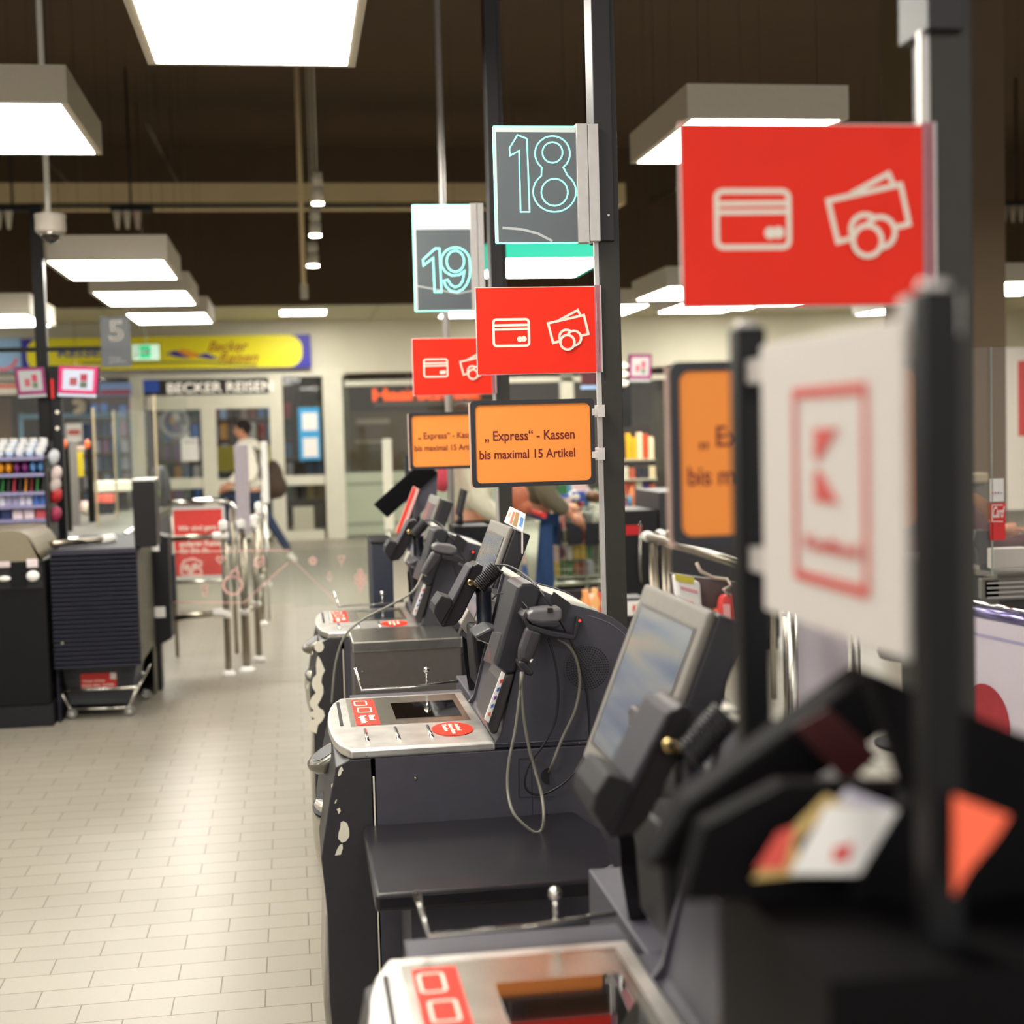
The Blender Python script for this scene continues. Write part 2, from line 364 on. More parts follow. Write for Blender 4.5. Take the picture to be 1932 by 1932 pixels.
for i, (x, y0, y1, Y) in enumerate(((600, 326, 386, 9.0), (595, 394, 446, 10.3), (590.5, 456, 503, 12.0))):
    top = at(x, y0, Y); bot = at(x, y1, Y); hh = top.z - bot.z; r = 11 * Y / FP
    t = thing('spotlight', bot, ('white cylinder spotlight, %s of the three' % ('nearest and highest', 'middle', 'farthest and lowest')[i]), 'spotlight', 'row of three cylinder spotlights')
    MB().lathe(bot, [(r, 0.012), (r, hh * .5), (r * .75, hh * .53), (r * .75, hh * .58), (r * .95, hh * .6), (r * .9, hh)]).build('housing', LAMPB, t)
    MB().lathe(bot, [(r * .98, 0), (r * .98, .014)]).build('lens', LAMPG, t)
    MB().tube([bot + Vector((0, 0, hh)), (bot.x, bot.y, 5.3)], 0.004, 6).build('cable', LAMPB, t)
t = thing('sensor_pole', at(573, 560, 13.5), 'thin tan rod with a sensor hanging beside the spotlights', 'sensor')
a = at(573, 536, 13.5); MB().tube([a, (a.x, a.y, 5.3)], 0.022, 8).build('rod', _M['tan_beam'], t)
pbox(b := MB(), 567, 535, 581, 563, 13.5, .07); b.build('sensor_head', LAMPB, t, bevel=.006)
# dome camera
YC = 8.4; c = at(96, 440, YC)
t = thing('dome_camera', c, 'white dome surveillance camera hanging from a thin pole at upper left', 'camera')
MB().tube([(c.x - .01, c.y, c.z + .1), (c.x - .01, c.y, 5.3)], 0.016, 12).build('pole', WHITE, t)
MB().lathe(c, [(.078, 0), (.086, .02), (.084, .085), (.088, .09), (.086, .105), (.02, .108)], n=28).build('housing', mat('camera_white', '#bdb4a8', 0.5, var=.02), t)
MB().ball(c, (.058, .058, .062), 24, 12).build('dome', mat('smoked_dome', '#15100c', 0.05, coat=1.0, var=0), t)
MB().lathe(c + Vector((0, 0, -.012)), [(.06, 0), (.067, .002), (.067, .012), (.06, .014)], n=28).build('ring', CHROME, t)
def plugs(x, y, label, cols):
    Y = 15.0
    t = thing('plug_cluster', at(x, y, Y), label, 'power plugs')
    b = MB(); p = at(x, y, Y); b.box((p.x - .12, Y - .05, p.z + .02), (p.x + .3, Y + .05, p.z + .07)); b.tube([(p.x + .08, Y, p.z + .05), (p.x + .08, Y, 5.3)], .012, 6); b.build('socket_bar', BLACK, t)
    for k, cc in enumerate(cols):
        q = p + Vector((-.06 + k * .1, 0, 0)); MB().lathe(q, [(.015, -.16), (.04, 0), (.045, .03)], n=12).build('plug', cm(cc), t)
plugs(232, 402, 'hanging cluster of plugs with a red one, under the tan beam', ('#cfc8b8', '#cfc8b8', '#cbb6a8'))
plugs(8, 402, 'hanging cluster of pale plugs at the upper left edge', ('#cfc8b8', '#d6d0c2'))
plugs(1905, 392, 'hanging cluster of pale plugs at the upper right edge', ('#8d8577', '#8d8577', '#8d8577'))
# ================================================================== SHOP SIGNS AT THE BACK
YS = SF - .12; pl = ypl(YS - .001)
def zx(x, y): return px(x, y, YS)
t = thing('shop_sign', at(318, 695, YS), 'long yellow travel agency fascia sign with blue ends above the doors', 'sign')
b = MB(); x0, z0, x1, z1 = pxb(42, 635, 586, 698, YS); z0 += .0; b.box((x0, YS, z0), (x1, YS + .12, z1)); b.build('blue_board', cm('#2a22a0'), t)
hh = (z1 - z0)
b = MB(); poly(b, pl, rrect(x0 + .06, z0 + .01, x1 - .12, z1, .2, 8), .004); b.build('yellow_field', mat('yellow_sign', '#f0e41a', 0.5, var=.02, scale=3), t)
b = MB(); mx = lambda a, c: zx(a, c)
poly(b, pl, [mx(312, 668), mx(330, 661), mx(360, 676), mx(335, 674)], .001, .005); poly(b, pl, [mx(368, 672), mx(388, 666), mx(415, 677), mx(395, 678)], .001, .005); b.build('mountain_mark', cm('#33209a'), t)
b = MB(); poly(b, pl, [mx(325, 664), mx(345, 658), mx(372, 666), mx(380, 674), mx(355, 675)], .001, .0045); b.build('orange_mark', cm('#f0a020'), t)
b = MB(); stroke(b, pl, [mx(155, 686), mx(250, 684), mx(380, 683), mx(440, 687), mx(485, 689)], .03, t=.001, lift=.005); b.build('grey_line', cm('#7d7a40'), t)
b_ = zx(110, 674), zx(190, 654); text('REISE', pl, b_[0][0], b_[0][1], b_[1][0], b_[1][1], cm('#2438a0'), t, lift=.005, bold=.03)
a = zx(392, 664), zx(468, 643); text('Becker', pl, a[0][0], a[0][1], a[1][0], a[1][1], cm('#a5601c'), t, lift=.005, slant=.4, bold=.02)
a = zx(412, 685), zx(487, 664); text('Reisen', pl, a[0][0], a[0][1], a[1][0], a[1][1], cm('#a5601c'), t, lift=.005, slant=.4, bold=.02)
t = thing('shop_sign', at(10, 700, YS), 'light blue fascia sign with a curved red smile at the left edge', 'sign')
b = MB(); x0, z0, x1, z1 = pxb(-330, 640, 40, 704, YS); b.box((x0, YS, z0), (x1, YS + .1, z1)); b.build('board', cm('#8fb4dc'), t)
b = MB(); c0 = zx(5, 672); stroke(b, pl, circ(c0, .19, 16, 205, 350), .035, t=.002, lift=.002); b.build('smile_mark', cm('#e8442c'), t)
t = thing('shop_lettering', at(414, 742, SF), 'white BECKER REISEN letters over the double door', 'lettering')
a = px(316, 742, SF - .0), px(514, 719, SF); text('BECKER REISEN', ypl(SF - .01), a[0][0], a[0][1], a[1][0], a[1][1], mat('white_letters', '#f4efe4', .5, emit='#fff5e6', strength=.35, var=0), t, bold=.015, t=.02)
b = MB(); pbox(b, 262, 716, 520, 744, SF + .035, .01); b.build('letter_board', cm('#2c2a22'), t)
t = thing('salon_lettering', at(800, 756, 22.4), 'orange hair salon letters behind the salon window', 'lettering')
a = px(703, 757, 22.4), px(905, 729, 22.4); text('Haarschnitt', ypl(22.4), a[0][0], a[0][1], a[1][0], a[1][1], mat('orange_letters', '#f0641e', .5, emit='#ff5a10', strength=1.3, var=0), t, bold=.04, t=.03)
b = MB(); pbox(b, 705, 757, 960, 764, 22.4, .05); b.build('ledge', cm('#8d9486'), t)
MB().tube([at(770, 757, 22.42), (at(770, 757, 22.42).x, 22.42, 3.25)], .012, 6).build('hanger', STEEL, t)
# exit sign
YE = 16.5; t = thing('exit_sign', at(275, 678, YE), 'green emergency exit sign with running figure below the light panels', 'exit sign')
b = MB(); pbox(b, 250, 650, 300, 679, YE, .06); b.build('case', mat('exit_white', '#d8f0e0', .4, emit='#c8ffe0', strength=.5, var=0), t, bevel=.006)
b = MB(); pbox(b, 263, 652, 284, 676, YE - .004, .004); b.build('green_field', mat('exit_green', '#10b070', .4, emit='#10b878', strength=.9, var=0), t)
b = MB(); q = ypl(YE - .005); stroke(b, q, [px(266, 664, YE), px(281, 664, YE)], .03); poly(b, q, [px(278, 658, YE), px(283, 664, YE), px(278, 670, YE)]); poly(b, q, circ(px(258, 657, YE), .018, 12)); stroke(b, q, [px(258, 660, YE), px(257, 667, YE), px(254, 674, YE)], .02); stroke(b, q, [px(257, 667, YE), px(261, 674, YE)], .018); b.build('pictogram', WHITE, t)
a = at(275, 650, YE); MB().tube([(a.x, YE + .03, a.z), (a.x, YE + .03, 5.3)], .006, 6).build('hanger', STEEL, t)
# ================================================================== SHOP INTERIORS
BOOKC = ['#b8423a', '#3d6ea8', '#d7d3c6', '#2f4a3c', '#c98f3a', '#6c3f6e', '#8fa6b8', '#e3e0d5', '#a33a52', '#31506e']
def brochure_rack(label, x0, x1, Y, rows, cols, glabel, z0=.5, z1=2.2, hue=None):
    t = thing('brochure_rack', ((x0 + x1) / 2, Y, 0), label, 'shelf')
    b = MB(); b.box((x0, Y + .1, 0), (x1, Y + .14, z1 + .2)); b.box((x0 - .04, Y - .1, 0), (x0, Y + .14, z1 + .2)); b.box((x1, Y - .1, 0), (x1 + .04, Y + .14, z1 + .2)); b.build('frame', cm('#5a4a38'), t)
    for r in range(rows):
        z = z0 + (z1 - z0) * r / rows; MB().box((x0, Y - .1, z - .03), (x1, Y + .1, z)).build('shelf_board', cm('#75644c'), t)
        for c in range(cols):
            w_ = (x1 - x0) / cols; xx = x0 + c * w_ + .02
            hgt = (z1 - z0) / rows * random.uniform(.7, .85)
            o = MB().box((xx, Y - .06, z), (xx + w_ - .04, Y - .03 + random.uniform(0, .04), z + hgt)).build('brochure', cm(random.choice(hue or BOOKC)))
            tag(o, 'small coloured brochure standing on the ' + glabel, 'brochure', 'brochures on the ' + glabel)
brochure_rack('brown brochure rack seen through the left door leaf', -2.15, -1.05, 24.6, 5, 7, 'brochure rack behind the left door leaf')
brochure_rack('brown brochure rack seen through the right door leaf', -.85, .02, 24.4, 5, 6, 'brochure rack behind the right door leaf', hue=['#9c8f7e', '#a85048', '#5d7f9c', '#c9c2b2', '#4a5a48', '#7b4a3a'])
brochure_rack('brochure rack behind the narrow window right of the door', .2, .7, 24.0, 5, 3, 'brochure rack behind the narrow side window', hue=['#7a6a42', '#a08a4a', '#4f6a88', '#7a4a32'])
brochure_rack('tall brochure rack behind the far left shop window', -3.4, -2.35, 24.2, 6, 7, 'brochure rack behind the far left window', hue=['#c9cbd6', '#8a9cc0', '#a0708a', '#5f88b8', '#d6d0d8', '#43586e'])
def board(name, label, cat, x0, y0, x1, y1, Y, m, dep=.02, inner=None, im=None, inname='sheet'):
    t = thing(name, at((x0 + x1) / 2, y1, Y), label, cat)
    b = MB(); pbox(b, x0, y0, x1, y1, Y, dep); b.build('panel', m, t)
    for r in (inner or []):
        b = MB(); pbox(b, *r, Y - .003, .003); b.build(inname, im or PAPER, t)
    return t
board('poster', 'blue poster with two white sheets in the narrow window', 'poster', 564, 769, 604, 868, SF + .02, cm('#3fa0d8'), .01, [(570, 779, 599, 812), (572, 826, 600, 862)])
board('notice', 'white notice taped to the left door leaf', 'notice', 342, 826, 374, 870, SF - .01, PAPER, .006, [(347, 832, 369, 836)], cm('#b8b4ac'), 'print')
board('notice', 'pale notice low in the narrow window beside the door', 'notice', 554, 956, 592, 1000, SF + .02, cm('#b3b09c'), .006)
board('shop_counter', 'yellow counter panel seen behind the walking person', 'counter', 411, 842, 512, 888, 23.0, cm('#e6d414'), .4)
board('shop_counter', 'dark counter base under the yellow counter panel', 'counter', 411, 890, 512, 1000, 23.1, cm('#2c2620'), .3)
board('wood_board', 'brown wooden panel behind the glass at the far left', 'panel', -60, 752, 20, 830, 22.6, cm('#9a7446'), .05)
board('poster', 'white card with red print in the left shop window', 'poster', 124, 799, 155, 834, 21.0, PAPER, .01, [(128, 811, 151, 820)], cm('#c04a44'), 'red_print')
board('poster', 'blue picture poster behind the white card at left', 'poster', 110, 800, 172, 852, 22.0, cm('#3f62a0'), .02)
board('awning_sign', 'red and white awning strip over the left shop window', 'sign', -40, 722, 110, 744, 21.0, cm('#c9c2b2'), .04, [(-40, 725, 110, 731)], cm('#c02a20'), 'red_stripe')
board('light_box', 'blue and white striped light box at top of left window', 'light box', 186, 722, 248, 747, 21.05, cm('#8aa6dc'), .04, [(188, 736, 246, 744)], cm('#a84a4a'), 'red_stripe')
board('light_box', 'deep blue banner at the left end over the double door', 'banner', 263, 717, 300, 740, SF + .01, cm('#2c58c0'), .01)
t = thing('display_stand', at(110, 960, 22.3), 'light blue metal display stand inside the left shop window', 'display frame')
for r in ((40, 780, 46, 990), (218, 784, 226, 960), (40, 780, 226, 788)): pbox(b := MB(), *r, 22.3, .05); b.build('bar', cm('#8fc4e0'), t)
for x in (43, 222): q = at(x, 950, 22.3); MB().box((q.x - .02, 22.31, 0), (q.x + .02, 22.34, q.z)).build('leg', cm('#8fc4e0'), t)
t = thing('wreath', at(330, 800, 22.0), 'white ring decoration hanging behind the left door leaf', 'decoration')
c = at(330, 797, 22.0); MB().tube([(c.x + .2 * cos(a), c.y, c.z + .2 * sin(a)) for a in [2 * pi * k / 24 for k in range(24)]], .03, 8, closed=True).build('ring', WHITE, t)
MB().tube([(c.x, c.y, c.z + .2), (c.x, c.y, 3.25)], .005, 5).build('string', STEEL, t)
pbox(b := MB(), 322, 785, 330, 800, 21.95, .03); b.build('yellow_tag', cm('#e0a020'), t)
c = at(146, 768, 21.0); t = thing('paper_star', c, 'crumpled white paper star hanging in the left window', 'decoration')
b = MB()
for k in range(11): a = random.uniform(0, 2 * pi); b.ball(c + Vector((.07 * cos(a), 0, .07 * sin(a))), (.06, .03, .05), 8, 5)
b.build('folded_paper', cm('#b5ab98'), t); MB().tube([c, (c.x, c.y, 3.24)], .004, 5).build('string', STEEL, t)
# salon interior
board('salon_wall_unit', 'olive wall unit inside the hair salon', 'cabinet', 660, 775, 880, 1000, 25.2, cm('#6e6440'), .3, [(672, 790, 735, 800), (670, 830, 740, 836), (800, 790, 850, 800)], cm('#b0a682'), 'shelf_board')
# ================================================================== RIGHT BACKGROUND
xp = at(1897, 500, 9.2).x
struct(MB().box((xp - .62, 9.2, 0), (xp, 9.8, 5.3)).build('wall_pillar', mat('pillar_paint', '#6f5c46', 0.7, var=.03, scale=3)))
board('poster', 'white poster with a red block at the right frame edge', 'poster', 1898, 655, 2040, 960, 14.0, WHITE, .03, [(1921, 680, 2000, 822)], DRED, 'red_block')
# ================================================================== SELF CHECKOUT (built once, repeated along the row)
def P(x, y, Y): return at(x, y, Y)
YN = 3.1; YF = 3.72; PITCHROW = 1.88
def kiosk():
    t = thing('self_checkout', (0.45, 3.4, 0), 'sharpest black self checkout in the middle of the row, steel scanner plate in front', 'self checkout', 'self checkouts in a row')
    zt = .86; zr = .838
    xl = .05
    # lower body with bulged front
    prof = [(.46, 0), (.46, zr), (xl + .05, zr), (xl + .02, zr - .015)] + [px(*q, YN) for q in ((632, 1460), (622, 1510), (613, 1570), (606, 1620))] + [(.042, .5), (.04, .3), (.052, .12), (.075, 0)]
    b = MB(); b.prism([(x + .045, YN, z) for x, z in prof[:3]] + [(xl + .105, YN, zr), (xl + .105, YN, 0)], (0, YF - YN, 0)); b.build('cabinet', PANEL, t, bevel=.002)
    b = MB(); b.prism([(xl + .1, YN + .001, 0), (xl + .1, YN + .001, zr)] + [(x, YN + .001, z) for x, z in prof[2:]], (0, YF - YN - .002, 0)); b.build('front_column', mat('front_column_black', '#2c2a2e', .45, var=.08), t, bevel=.003)
    b = MB(); b.box((xl + .1005, YN - .0015, 0), (xl + .104, YN, zr - .04)); b.build('steel_edge', CREAMPATCH, t)
    b = MB(); b.box((.505, YN, 0), (.86, YF, zr)); b.build('rear_cabinet', PANEL, t, bevel=.002)
    b = MB(); b.box((.06 + xl, YN + .02, 0), (.85, YF - .02, .02)); b.build('plinth', BLACK, t)
    # cream wave print on the column side (frame pixels of this kiosk, at its near face)
    b = MB(); pl = ypl(YN - .0005)
    def blob(pts, cx): poly(b, pl, [px(x, y, YN) for x, y in pts], .0006)
    blob([(648, 1454), (645, 1446), (641, 1449), (637, 1460), (638, 1465), (643, 1462), (645, 1455)], 0)
    blob([(625, 1480), (628, 1477), (627, 1484), (625, 1486)], 0)
    blob([(633, 1510), (636, 1508), (634, 1515), (631, 1516)], 0); blob([(635, 1527), (641, 1524), (643, 1530), (639, 1536), (637, 1530)], 0)
    blob([(648, 1549), (655, 1553), (659, 1566), (659, 1578), (653, 1587), (645, 1590), (638, 1582), (639, 1570), (642, 1562), (643, 1551)], 0)
    blob([(646, 1592), (647, 1600), (643, 1612), (632, 1614), (636, 1602), (641, 1594)], 0)
    b.build('wave_print', CREAMPATCH, t)
    # steel scanner plate
    b = MB(); n = 10; top = []
    for i in range(n + 1):
        s_ = i / n; y = YN + (YF - YN) * s_; top.append((xl + .012 + .05 * (1 - math.sqrt(max(0, 1 - (2 * s_ - 1) ** 2 * .96))), y))
    pts = [(.425, YN, zr)] + [(x, y, zr) for x, y in top] + [(.425, YF, zr)]
    b.prism(pts, (0, 0, zt - zr)); b.build('scanner_plate', mat('worn_steel', '#dcd8d2', .34, .85, var=.16, scale=14, bump=.1), t, bevel=.006, seg=3)
    b = MB(); b.box((.115, YN + .24, zt), (.40, YF - .03, zt + .0015)); b.build('scan_frame', STEEL, t)
    b = MB(); b.box((.225, YN + .30, zt + .0012), (.385, YN + .50, zt + .0025)); b.build('scan_window', mat('dark_scan_glass', '#0a0a0c', .05, coat=1, var=0), t)
    b = MB(); pz = Pl((0, 0, zt + .0018), (1, 0, 0), (0, 1, 0)); b.box((.128, YN + .25, zt + .0012), (.185, YF - .05, zt + .0022)); s1 = b.build('red_sticker', RED, t)
    b = MB(); stroke(b, pz, rrect(.135, YF - .13, .165, YF - .07, .006, 3), .004, True, lift=.0006); stroke(b, pz, rrect(.14, YF - .22, .172, YF - .16, .004, 3), .004, True, lift=.0006); b.build('icon', CREAMI, s1)
    tp = Pl((0, 0, zt + .002), (0, -1, 0), (1, 0, 0)); text('Bitte auf\nRegelscheibe', tp, -(YF - .26), .136, -(YN + .27), .178, CREAMI, s1, lift=.0005, bold=.02)
    b = MB(); poly(b, Pl((0, 0, zt + .0008), (1, 0, 0), (0, 1, 0)), [(.345 + .048 * cos(a), YN + .15 + .075 * sin(a)) for a in [2 * pi * k / 24 for k in range(24)]], .001); s2 = b.build('round_sticker', RED, t)
    text('Artikel\nhier ohne\nTasche', Pl((0, 0, zt + .002), (0, -1, 0), (1, 0, 0)), -(YN + .205), .325, -(YN + .095), .365, CREAMI, s2, lift=.0003, bold=.02)
    for x in (.145, .215, .29): MB().tube([(x, YN + .05, zt + .002), (x, YN + .19, zt + .002)], .005, 8).build('ridge', CHROME, t)
    b = MB(); b.box((.09, YN + .26, zt + .0005), (.098, YF - .06, zt + .0015)); b.build('slot', BLACK, t)
    # chrome rail and clear guard at the far side
    b = MB(); b.tube([(.145, YF + .05, zt + .07), (.16, YF + .045, zt + .01), (.30, YF + .045, zt + .012), (.42, YF + .045, zt + .02)], .004, 8); b.tube([(.335, YF + .045, zt + .01), (.335, YF + .045, zt + .05)], .003, 8); b.ball((.335, YF + .045, zt + .055), .009, 12, 8); b.build('chrome_rail', CHROME, t)
    b = MB(); b.obox((.13, YF, zt - .12), (.3, 0, 0), (0, .09, 0), (0, 0, .11)); b.build('far_ledge', PANEL, t)
    b = MB(); b.prism([P(872, 1200, 3.85), P(888, 1212, 3.85), P(893, 1240, 3.85), P(903, 1302, 3.85), P(885, 1304, 3.85), P(876, 1250, 3.85)], (0, .004, 0)); b.build('side_guard', mat('smoked_acrylic', '#1a181b', .12, coat=.6, alpha=.9, var=0), t)
    # front fittings: coin cup and return bowl
    yc = YN + .28
    b = MB(); b.lathe((.064, yc, .775), [(.012, -.03), (.045, -.005), (.052, .012), (.05, .022), (.038, .024)], (-.5, -.12, .86), n=28); b.build('coin_cup', mat('champagne_plastic', '#7d796f', .28, .6), t)
    b = MB(); b.lathe((.064, yc, .775), [(.034, .0245), (.034, .0255)], (-.5, -.12, .86), n=24); b.build('cup_slot', DARK, t)
    b = MB(); b.lathe((.078, yc + .0, .60), [(.02, -.13), (.04, -.10), (.058, -.03), (.062, .04), (.058, .075), (.05, .085)], n=24); b.build('return_bowl', mat('pale_champagne', '#b7b1a4', .3, .4), t)
    b = MB(); b.lathe((.066, yc - .01, .655), [(.04, 0), (.04, .032)], (-.3, -.5, .8), n=24); b.build('bowl_opening', INK, t)
    b = MB(); b.prism([(xl - .01, YN + .12, .02), (xl - .022, YN + .12, .25), (xl - .01, YN + .12, .46), (xl + .03, YN + .12, .46), (xl + .03, YN + .12, .02)], (0, .36, 0)); b.build('front_bumper', mat('pale_bumper', '#948d83', .5), t, bevel=.01)
    # hood: the big rounded side panel
    hp = [(932, 1403), (945, 1385), (1012, 1102), (1022, 1114), (1050, 1126), (1077, 1140), (1115, 1150), (1140, 1158), (1156, 1165), (1172, 1176), (1185, 1188), (1195, 1202), (1206, 1225), (1216, 1255), (1222, 1300), (1226, 1392)]
    hp = [px(x, y, YN) for x, y in hp]
    b = MB(); b.prism([(x, YN, z) for x, z in hp], (0, .012, 0)); b.build('side_panel', PANEL, t, bevel=.0015)
    b = MB(); b.prism([(x + .004 - (.012 if i > 3 else 0), YN + .012, z - .012) for i, (x, z) in enumerate(hp)], (0, .47, 0), False); b.build('core', PANEL, t)
    top_ = hp[2:]; b = MB(); b.prism([(x - .002, YN + .012, z - .003) for x, z in top_] + [(x - .01, YN + .012, z - .014) for x, z in reversed(top_)], (0, .47, 0), True); b.build('hood', HOODM, t)
    b = MB(); b.prism([(x, YN + .482, z) for x, z in hp], (0, .012, 0)); b.build('side_panel', PANEL, t, bevel=.0015)
    ln = [(x - (.012 if i > 5 else .006), z - .013) for i, (x, z) in enumerate(hp[6:14])]
    b = MB(); stroke(b, pl, ln, .0016, lift=0); stroke(b, pl, [px(1060, 1402, YN), px(1226, 1391, YN)], .0012); stroke(b, pl, [px(932, 1403.5, YN), px(1060, 1397, YN)], .0012); b.build('panel_seam', mat('seam_grey', '#75737a', .5), t)
    # speaker grille
    c = px(1108, 1260, YN); b = MB(); poly(b, pl, circ(c, .053, 32), .0015); sp = b.build('speaker_grille', PANEL, t)
    b = MB()
    for k in range(1, 10):
        r = k * .0053; n = max(6, int(2 * pi * r / .0058))
        for i in range(n): a = 2 * pi * i / n; poly(b, pl, circ((c[0] + r * cos(a), c[1] + r * sin(a)), 0.0022, 6), .0004, .0016)
    b.build('grille_holes', INK, sp)
    # upper tower: coin and printer module leaning back
    b = MB(); ut = [(1024, 1113), (1004, 1101), (984, 1101), (976, 1108), (934, 1256), (955, 1272), (972, 1270)]
    b.prism([P(x, y, YN - .015) for x, y in ut], (0, .16, 0)); b.build('upper_tower', DARK, t, bevel=.007, seg=3)
    b = MB(); b.prism([P(x, y, YN - .012) for x, y in [(1018, 1140), (1024, 1113), (972, 1270), (955, 1272), (945, 1290), (918, 1366), (926, 1386), (939, 1385), (966, 1290)][2:]], (0, .2, 0)); b.build('lower_tower', mat('module_grey', '#3a3637', .45), t, bevel=.006, seg=3)
    b = MB(); o = P(946, 1268, YN - .0135); v = P(917, 1362, YN - .0135) - o; o2 = P(953, 1272, YN - .0135)
    b.prism([P(947, 1267, YN - .02), P(953, 1271, YN - .02), P(922, 1364, YN - .02), P(914, 1357, YN - .02)], (0, .006, 0)); st = b.build('card_logo_strip', PAPER, t)
    b = MB()
    for k in range(5):
        q = P(944 - k * 5.6, 1283 + k * 15.5, YN - .0215)
        b = MB(); b.prism([q, q + Vector((.006, 0, .002)), q + Vector((.004, 0, -.006)), q + Vector((-.002, 0, -.008))], (0, .001, 0)); b.build('logo', cm(('#d04030', '#3050a0', '#703890', '#3a68c0', '#d06a30')[k]), st)
    b = MB(); b.prism([P(985, 1300, YN - .05), P(985, 1300, YN - .05) + Vector((.03, 0, 0)), P(985, 1300, YN - .05) + Vector((.03, 0, -.03))], (0, .02, 0))
    # coin tray jutting from the tower face
    b = MB(); b.prism([P(895, 1200, YN + .12), P(925, 1184, YN + .12), P(945, 1190, YN + .12), P(938, 1222, YN + .12), P(903, 1208, YN + .12)], (0, .12, 0)); b.build('coin_tray', DARK, t, bevel=.006)
    b = MB(); b.prism([P(912, 1246, YN + .02), P(930, 1192, YN + .02), P(952, 1196, YN + .02), P(934, 1256, YN + .02)], (0, .006, 0)); b.build('clear_cover', glass('cover_acrylic', '#c9c4c4', .7), t)
    b = MB(); b.ball(P(931, 1238, YN + .1), (.014, .02, .018)); b.build('red_button', mat('red_button', '#d04038', .4, emit='#ff3020', strength=.25), t)
    # bill unit low between tower and plate
    b = MB(); b.prism([P(869, 1178, 3.72), P(884, 1150, 3.72), P(900, 1176, 3.72), P(906, 1208, 3.72), P(893, 1212, 3.72)], (0, .1, 0)); b.build('receipt_unit', GREYP, t, bevel=.003)
    # strap over the hood, led bracket
    b = MB(); b.prism([P(1045, 1116, YN - .004), P(1076, 1138, YN - .004), P(1062, 1172, YN - .004), P(1030, 1152, YN - .004)], (0, .004, 0)); b.build('dark_strap', mat('strap_dark', '#242226', .4), t)
    b = MB(); b.prism([P(1088, 1163, YN - .02), P(1099, 1166, YN - .02), P(1086, 1208, YN - .02), P(1080, 1206, YN - .02)], (0, .02, 0)); br = b.build('sensor_bracket', DARK, t, bevel=.003)
    MB().ball(P(1094, 1171, YN - .021), .0028, 10, 6).build('red_led', mat('led_red', '#ff2a20', .3, emit='#ff2a20', strength=4, var=0), br)
    for x, y in ((692, 1426), (784, 1469), (1093, 1401), (1011, 1433)):
        c = P(x, y, YN - .0012); MB().lathe(c, [(.0042 if x == 784 else .0028, 0), (.002, .0012)], (0, -1, 0), n=12).build('screw', STEEL, t)
    c = P(1033, 1464, YN - .001); b = MB(); poly(b, pl, circ(px(1036, 1464, YN), .019, 16, 90, 270), .0008, .0004); b.build('cable_hole', INK, t)
    b = MB(); stroke(b, pl, [px(979, 1432, YN), px(979, 1504, YN), px(1045, 1503, YN)], .0008); stroke(b, pl, [px(979, 1432, YN), px(1015, 1430, YN)], .0008); b.build('hatch_line', INK, t)
    # dark scale shelf on the near side
    b = MB(); z = .69; xs0 = P(690, 1575, 2.95).x; b.prism([(xs0, 2.62, z), (xs0 - .0, YN - .0, z), (.60, YN - .0, z), (.63, 2.95, z), (.60, 2.7, z), (.55, 2.62, z)], (0, 0, -.035)); b.build('scale_shelf', mat('glossy_dark_shelf', '#211f24', .28, var=.15, scale=20, bump=.15), t, bevel=.008, seg=3)
    b = MB(); b.box((.2, 2.75, 0), (.5, YN, z - .035)); b.build('shelf_support', PANEL, t)
    # back column carrying monitor
    b = MB(); b.box((.50, YF - .14, zr), (.60, 4.02, 1.12)); b.build('monitor_column', DARK, t, bevel=.01)
    b = MB(); b.box((.45, YF, 0), (.72, 4.1, zr)); b.build('far_cabinet', PANEL, t, bevel=.003)
    # monitor, leaning back, facing the aisle
    tn = P(962, 994, 3.83); X1, Z1 = tn.x, tn.z; dv = Vector((-.115, 0, -.29)); up = -dv.normalized(); back = Vector((up.z, 0, -up.x)); yv = Vector((0, .38, 0)); o = Vector((X1, 3.83, Z1))
    b = MB(); b.obox(o, yv, dv, back * .014); mon = b.build('monitor', mat('monitor_grey', '#746f69', .55), t, bevel=.006, seg=3)
    b = MB(); b.obox(o + Vector((0, .001, 0)) + back * .0135 + dv * .005, Vector((0, .378, 0)), dv * .99, back * .05); b.build('monitor_back', DARK, mon, bevel=.006)
    sc = o + Vector((0, .035, 0)) + dv * .12 - back * .0015; b = MB(); b.obox(sc, Vector((0, .31, 0)), dv * .76, back * .003); b.build('screen', SCREENM, mon)
    b = MB(); e = .006
    for a_, l1, l2 in ((sc - Vector((0, e, 0)) - dv.normalized() * e, Vector((0, .31 + 2 * e, 0)), dv.normalized() * e), (sc - Vector((0, e, 0)), Vector((0, e, 0)), dv * .76), (sc + Vector((0, .31, 0)), Vector((0, e, 0)), dv * .76), (sc + dv * .76 - Vector((0, e, 0)), Vector((0, .31 + 2 * e, 0)), dv.normalized() * e)): b.obox(a_ - back * .0005, l1, l2, back * .003)
    b.build('screen_edge', mat('screen_edge', '#4a4644', .4), mon)
    # card terminal on a navy post
    l = P(887, 1098, 3.49)
    def T(x, y, Y=3.5): return P(x, y, Y)
    b = MB(); b.prism([T(886, 1072), T(901, 1063), T(912, 1068), T(905, 1100), T(890, 1128), T(872, 1165), T(858, 1180), T(834, 1184), T(831, 1177), T(853, 1133)], (0, .1, 0)); tm = b.build('card_terminal', mat('terminal_grey', '#211e20', .4, spec=.3), t, bevel=.003, seg=2)
    b = MB(); b.prism([T(886, 1071, 3.495), T(894, 1066, 3.495), T(862, 1132, 3.495), T(838, 1181, 3.495), T(831, 1178, 3.495), T(853, 1133, 3.495)], (0, .11, 0)); b.build('terminal_face', mat('terminal_light_edge', '#322f36', .6, spec=.3), tm, bevel=.003)
